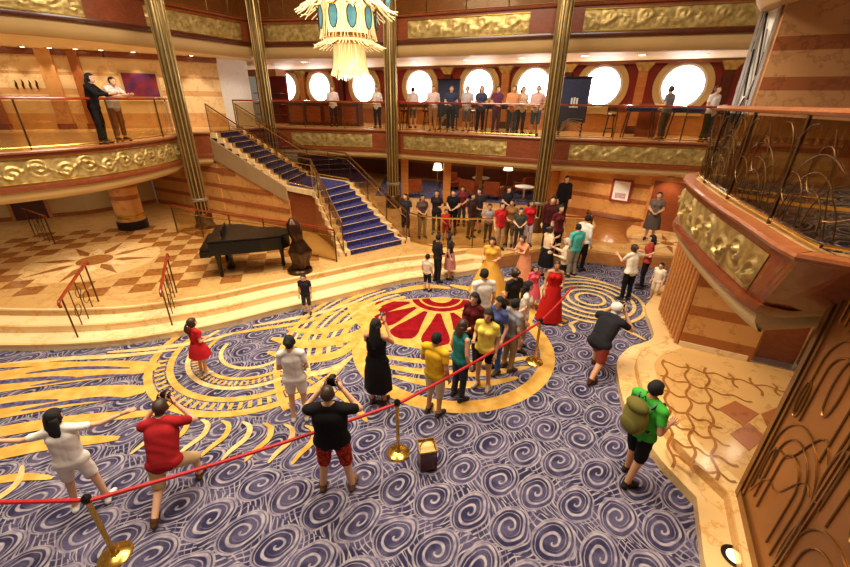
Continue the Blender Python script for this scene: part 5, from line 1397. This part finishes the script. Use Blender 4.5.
P('child in dark T-shirt standing at the foot of the marble steps', zp2(308, 314), 180, 1.04, top=(44, 40, 48), bottom=(60, 56, 66), blen=.6, style='short', arms=('down', 'down'), near=True)
P('boy in white shirt and dark shorts at the foot of the steps', zp2(427, 291), -30, 1.06, top=(226, 214, 192), bottom=(40, 38, 44), blen=.6, shoes=(50, 46, 44), style='short', near=True)
P('man in dark suit close to the boy in the white shirt', zp2(437, 282), -60, 1.42, top=(40, 36, 40), sleeve='long', bottom=(36, 34, 38), blen=.97, style='short', arms=('down', 'front'), near=True)
P('woman in dark top and pink skirt next to the boy', zp2(449, 279), -100, 1.38, top=(60, 46, 50), skirt=((206, 140, 130), .6, .04), style='long', fem=True)
P('woman in wide golden gown with black hair on the gold carpet', zp2(488, 294), 160, 1.60, dress=((226, 172, 70), 1.02, .34), sleeve='short', style='bob', arms=('bent', 'bent'), fem=True, near=True)
P('woman in salmon dress bending near the golden gown', zp2(522, 284), 120, 1.5, dress=((224, 150, 110), .8, .1), sleeve='short', style='bun', hair='brown', arms=('fwd', 'fwd'), fem=True, lean=18)
# --- right-hand group
P('white-haired person in dark waistcoat in the right-hand group', zp2(560, 288), 60, 1.46, top=(226, 206, 178), sleeve='long', bottom=(34, 32, 36), blen=.97, hair='grey', style='bob', arms=('bent', 'fwd'), near=True)
P('woman in cream blouse and black skirt facing the group', zp2(543, 278), -70, 1.58, top=(238, 206, 170), skirt=(K_, .6, .05), style='bun', hair='brown', arms=('fwd', 'bent'), fem=True)
P('man in turquoise shirt in the right-hand group', zp2(570, 276), 20, 1.60, top=(84, 190, 178), bottom=(150, 140, 120), blen=.9, style='short', arms=('bent', 'down'), bulk=1.1)
P('man in white shirt with dark vest behind the turquoise shirt', zp2(578, 270), -60, 1.74, top=(236, 228, 216), sleeve='long', bottom=(30, 28, 32), blen=.97, style='short')
P('woman in dark maroon top behind the right-hand group', zp2(553, 258, .45), 200, 1.62, top=(92, 30, 30), bottom=(40, 34, 36), blen=.95, style='long', fem=True, z=FL)
P('person in burgundy jacket beside the bronze column', zp2(546, 250, .45), 160, 1.7, top=(70, 24, 24), sleeve='long', bottom=(36, 32, 34), blen=.97, style='short', z=FL)
P('man in black jacket behind the bronze column', zp2(560, 222, .45), 180, 1.76, top=(30, 28, 32), sleeve='long', bottom=(30, 28, 32), blen=.97, style='short', z=FL)
P('attendant in white blouse and black apron near the small child in white', zp2(624, 300), 10, 1.52, top=(240, 228, 206), bottom=(24, 22, 26), blen=.97, style='bun', hair='brown', arms=('fwd', 'out'), fem=True, near=True, lean=8)
P('guest in black trousers and red scarf top next to the attendant', zp2(640, 288), 60, 1.55, top=(170, 60, 50), bottom=(26, 24, 28), blen=.97, style='bob', arms=('bent', 'bent'), fem=True, near=True)
P('small child in white standing near the attendant', zp2(652, 300), 120, 1.05, top=(244, 226, 200), bottom=(236, 214, 186), blen=.5, style='short', shoes=(200, 170, 140), near=True)
P('person in grey patterned dress by the wooden doors', zp2(648, 240, .45), 150, 1.64, top=(120, 104, 96), skirt=((90, 78, 74), .6, .05), style='short', arms=('front', 'front'), fem=True, z=FL)
# --- crowd on the raised floor by the lounge
crowd = (
 ((406, 238), 1.66, (52, 46, 52), (70, 60, 56), 'short', False, 'man in dark T-shirt at the stair end of the waiting crowd'),
 ((422, 238), 1.62, (90, 70, 66), (150, 120, 96), 'long', True, 'woman in brown top beside the man at the stair end'),
 ((436, 234), 1.68, (46, 34, 36), (40, 36, 40), 'bob', True, 'woman in black coat standing in the waiting crowd'),
 ((445, 240), 1.15, (190, 44, 40), (150, 60, 50), 'short', False, 'child in red beside the woman in the black coat'),
 ((452, 234), 1.70, (24, 24, 30), (24, 24, 30), 'short', False, 'man dressed all in black in the waiting crowd'),
 ((470, 238), 1.68, (60, 40, 36), (90, 66, 50), 'short', False, 'man in brown shirt and tan trousers in the waiting crowd'),
 ((477, 232), 1.70, (48, 38, 44), (60, 52, 56), 'short', False, 'man in charcoal shirt behind the brown shirt'),
 ((487, 242), 1.40, (160, 150, 150), (60, 56, 60), 'short', False, 'boy in pale grey T-shirt in the waiting crowd'),
 ((498, 250), 1.66, (190, 40, 38), (190, 150, 110), 'short', False, 'man in red polo and beige trousers in the waiting crowd'),
 ((508, 246), 1.66, (140, 100, 60), (120, 92, 66), 'long', True, 'woman in mustard brown dress in the waiting crowd'),
 ((517, 249), 1.45, (70, 70, 60), (60, 54, 60), 'short', False, 'boy in olive top and dark shorts near the column'),
 ((526, 246), 1.64, (200, 36, 46), (232, 220, 226), 'bob', True, 'woman in red top and white trousers next to the column'),
 ((505, 228), 1.66, (40, 34, 40), (40, 34, 40), 'short', False, 'man in black behind the red polo'),
 ((461, 226), 1.62, (110, 40, 40), (60, 50, 50), 'bob', True, 'woman in maroon top at the back of the waiting crowd'))
for k, ((px, py), hh, tc, bcx, stl, fm, lb) in enumerate(crowd):
    P(lb, zp2(px, py, FL), (150, 200, 170, 190, 160, 215, 140, 180, 200, 150, 170, 190, 200, 170)[k], hh*.91, top=tc, bottom=bcx, blen=.95 if k % 3 else .6, style=stl, fem=fm, arms=(('down', 'front'), ('front', 'front'), ('bent', 'down'))[k % 3], z=FL, skin='ab'[k % 2], near=False)
# --- people on the balconies
def onrail(path, t, back=.42):
    Pp = resample(path, .05); k = min(len(Pp)-2, int(t*(len(Pp)-1))); n = path_normals(Pp)[k]; p = Pp[k]; d = Vector(Pp[k+1])-Vector(Pp[k])
    return (p[0]+n[0]*back, p[1]+n[1]*back), math.degrees(math.atan2(d.y, d.x))-180
def at_d4(px, Y): d = _f+_r*((px-425)/394.0)-_u*((105-283.5)/394.0); return (d.x*Y/d.y, Y)
q = at_d4(104, 10.85); P('person in black leaning on the left balcony rail', (q[0]-.35, q[1]+.1), -75, 1.68, top=(26, 22, 26), sleeve='long', bottom=(24, 22, 24), blen=.97, style='bob', arms=('rail', 'rail'), lean=8, near=True, z=D4+.001)
q = at_d4(123, 11.7); P('person in pale shirt leaning on the left balcony rail', (q[0]-.35, q[1]+.1), -100, 1.66, top=(214, 206, 204), bottom=(150, 100, 70), blen=.9, style='short', arms=('rail', 'rail'), lean=16, near=True, z=D4+.001)
far = ((377, 18.6, (236, 228, 226), (40, 36, 44), 'bun', 'woman in white top beside the far column on the balcony', 160),
       (413, 19.2, (240, 226, 224), (150, 130, 130), 'short', 'pale-clothed person standing alone before the white window', 20),
       (433, 17.3, (226, 200, 196), (200, 160, 140), 'short', 'person in pale top and shorts before the navy board', 170),
       (451, 17.1, (60, 66, 92), (50, 52, 70), 'short', 'person in navy top beside the navy board', 180),
       (467, 16.9, (200, 190, 196), (120, 112, 120), 'short', 'person in grey trousers leaning on the balcony rail', 150),
       (481, 16.6, (70, 72, 100), (40, 38, 50), 'bob', 'slender person in dark blue at the balcony rail', 180),
       (497, 16.6, (110, 60, 90), (90, 60, 80), 'short', 'person in violet shirt in the balcony group', 200),
       (513, 15.9, (230, 160, 110), (70, 84, 120), 'short', 'person in orange top at the balcony table', 170),
       (522, 16.6, (226, 206, 180), (60, 60, 80), 'bob', 'person in cream top behind the orange top', 190),
       (537, 15.6, (232, 190, 180), (84, 110, 150), 'short', 'person in peach top and blue shorts beside the bronze column', 160),
       (668, 14.3, (128, 124, 124), (100, 92, 96), 'short', 'man in grey shirt silhouetted against the large round window', 30),
       (713, 13.95, (240, 232, 228), (58, 72, 52), 'short', 'person in white top and green skirt at the balcony rail', 200),
       (333, 19.3, (230, 214, 210), (60, 40, 44), 'short', 'person in white behind the dark counter', 180))
for px, Y, tc, bcx, stl, lb, yw in far:
    P(lb, at_d4(px, Y), yw, 1.68, top=tc, bottom=bcx, blen=.6 if sum(bcx) > 300 else .95, style=stl, arms=('bent', 'front'), z=D4+.001, fem=stl != 'short', hair='brown')
make_people()
def find(lbl):
    for p in PEOPLE:
        if p['label'].startswith(lbl): return p
def held_camera(lbl, label, dy=.0):
    p = find(lbl); J = p['J']; s = p['s']; c = (J['wrL']+J['wrR'])/2; d = ((J['wrL']-J['elL'])+(J['wrR']-J['elR'])).normalized(); c = (c+d*.09)*s
    w = rotz(R(p['yaw'])) @ c; t = thing('camera', label, 'camera', (p['pos'][0]+w.x, p['pos'][1]+w.y, p['z']+w.z), R(p['yaw']))
    part('body', MB().box((0, 0, 0), (.14, .06, .095)).box((0, 0, .06), (.06, .05, .03)), M['black'], t)
    part('lens', MB().tube([(0, .03, 0), (0, .11, 0)], [.036, .042], 14), M['dark'], t, True)
    part('strap', MB().tube([(-.07, -.02, .03), (-.1, -.06, -.06), (0, -.1, -.14), (.1, -.06, -.06), (.07, -.02, .03)], .006, 5), M['black'], t)
held_camera('man in red T-shirt', 'black camera raised by the man in the red T-shirt')
held_camera('man with cropped', 'black camera held up by the man in the black T-shirt')
held_camera('man in black polo', 'black camera held up by the man in the white cap')
p = find('woman with long black hair in a sleeveless'); J = p['J']; c = (J['wrL']+J['wrR'])/2*p['s']; w = rotz(R(p['yaw'])) @ (c+Vector((0, .05, .08)))
ph = thing('phone', 'phone held up by the woman in the black dress', 'phone', (p['pos'][0]+w.x, p['pos'][1]+w.y, w.z), R(p['yaw']))
part('body', MB().box((0, 0, 0), (.075, .01, .15)), M['black'], ph); part('screen', MB().box((0, -.006, 0), (.066, .002, .135)), simple('phone_screen', (150, 170, 190), .2), ph)
# white cap
p = find('man in black polo'); J = p['J']; s = p['s']; hc = J['head']*s; w = rotz(R(p['yaw'])) @ hc
cp = thing('cap', 'white peaked cap on the crouching man in the black polo', 'cap', (p['pos'][0]+w.x, p['pos'][1]+w.y, w.z+.03), R(p['yaw']))
part('crown', MB().lathe([(.104, .0), (.106, .03), (.098, .07), (.07, .10), (.02, .112)], (0, -.01, 0), 20), cloth((232, 226, 214)), cp, True)
part('peak', MB().prism([(-.08, .07), (.08, .07), (.07, .15), (.03, .185), (-.03, .185), (-.07, .15)], .0, .012), cloth((232, 226, 214)), cp)
# backpack
p = find('man in green'); J = p['J']; s = p['s']; c = (J['chest']+Vector((0, -.2, -.10)))*s; w = rotz(R(p['yaw'])) @ c
bp = thing('backpack', 'olive green backpack worn by the man in the green T-shirt', 'backpack', (p['pos'][0]+w.x, p['pos'][1]+w.y, w.z-.2), R(p['yaw']))
OL = cloth((134, 128, 62)); OL2 = cloth((112, 104, 50))
bm_ = MB(); bm_.ell((0, 0, .22), (.17, .10, .26), 18, 12); part('bag', bm_, OL, bp, 'all')
part('pocket', MB().ell((0, -.075, .12), (.13, .05, .12), 16, 10), OL2, bp, 'all')
part('flap', MB().ell((0, -.02, .40), (.15, .10, .09), 16, 10), OL2, bp, 'all')
for sx in (-1, 1): part('strap', MB().tube([(sx*.11, .07, .40), (sx*.12, .14, .46), (sx*.12, .27, .44), (sx*.125, .33, .3), (sx*.13, .27, .12), (sx*.14, .08, .05)], .016, 6), M['black'], bp, True)
part('loop', MB().tube([(-.03, .06, .47), (0, .07, .52), (.03, .06, .47)], .008, 5), M['black'], bp)
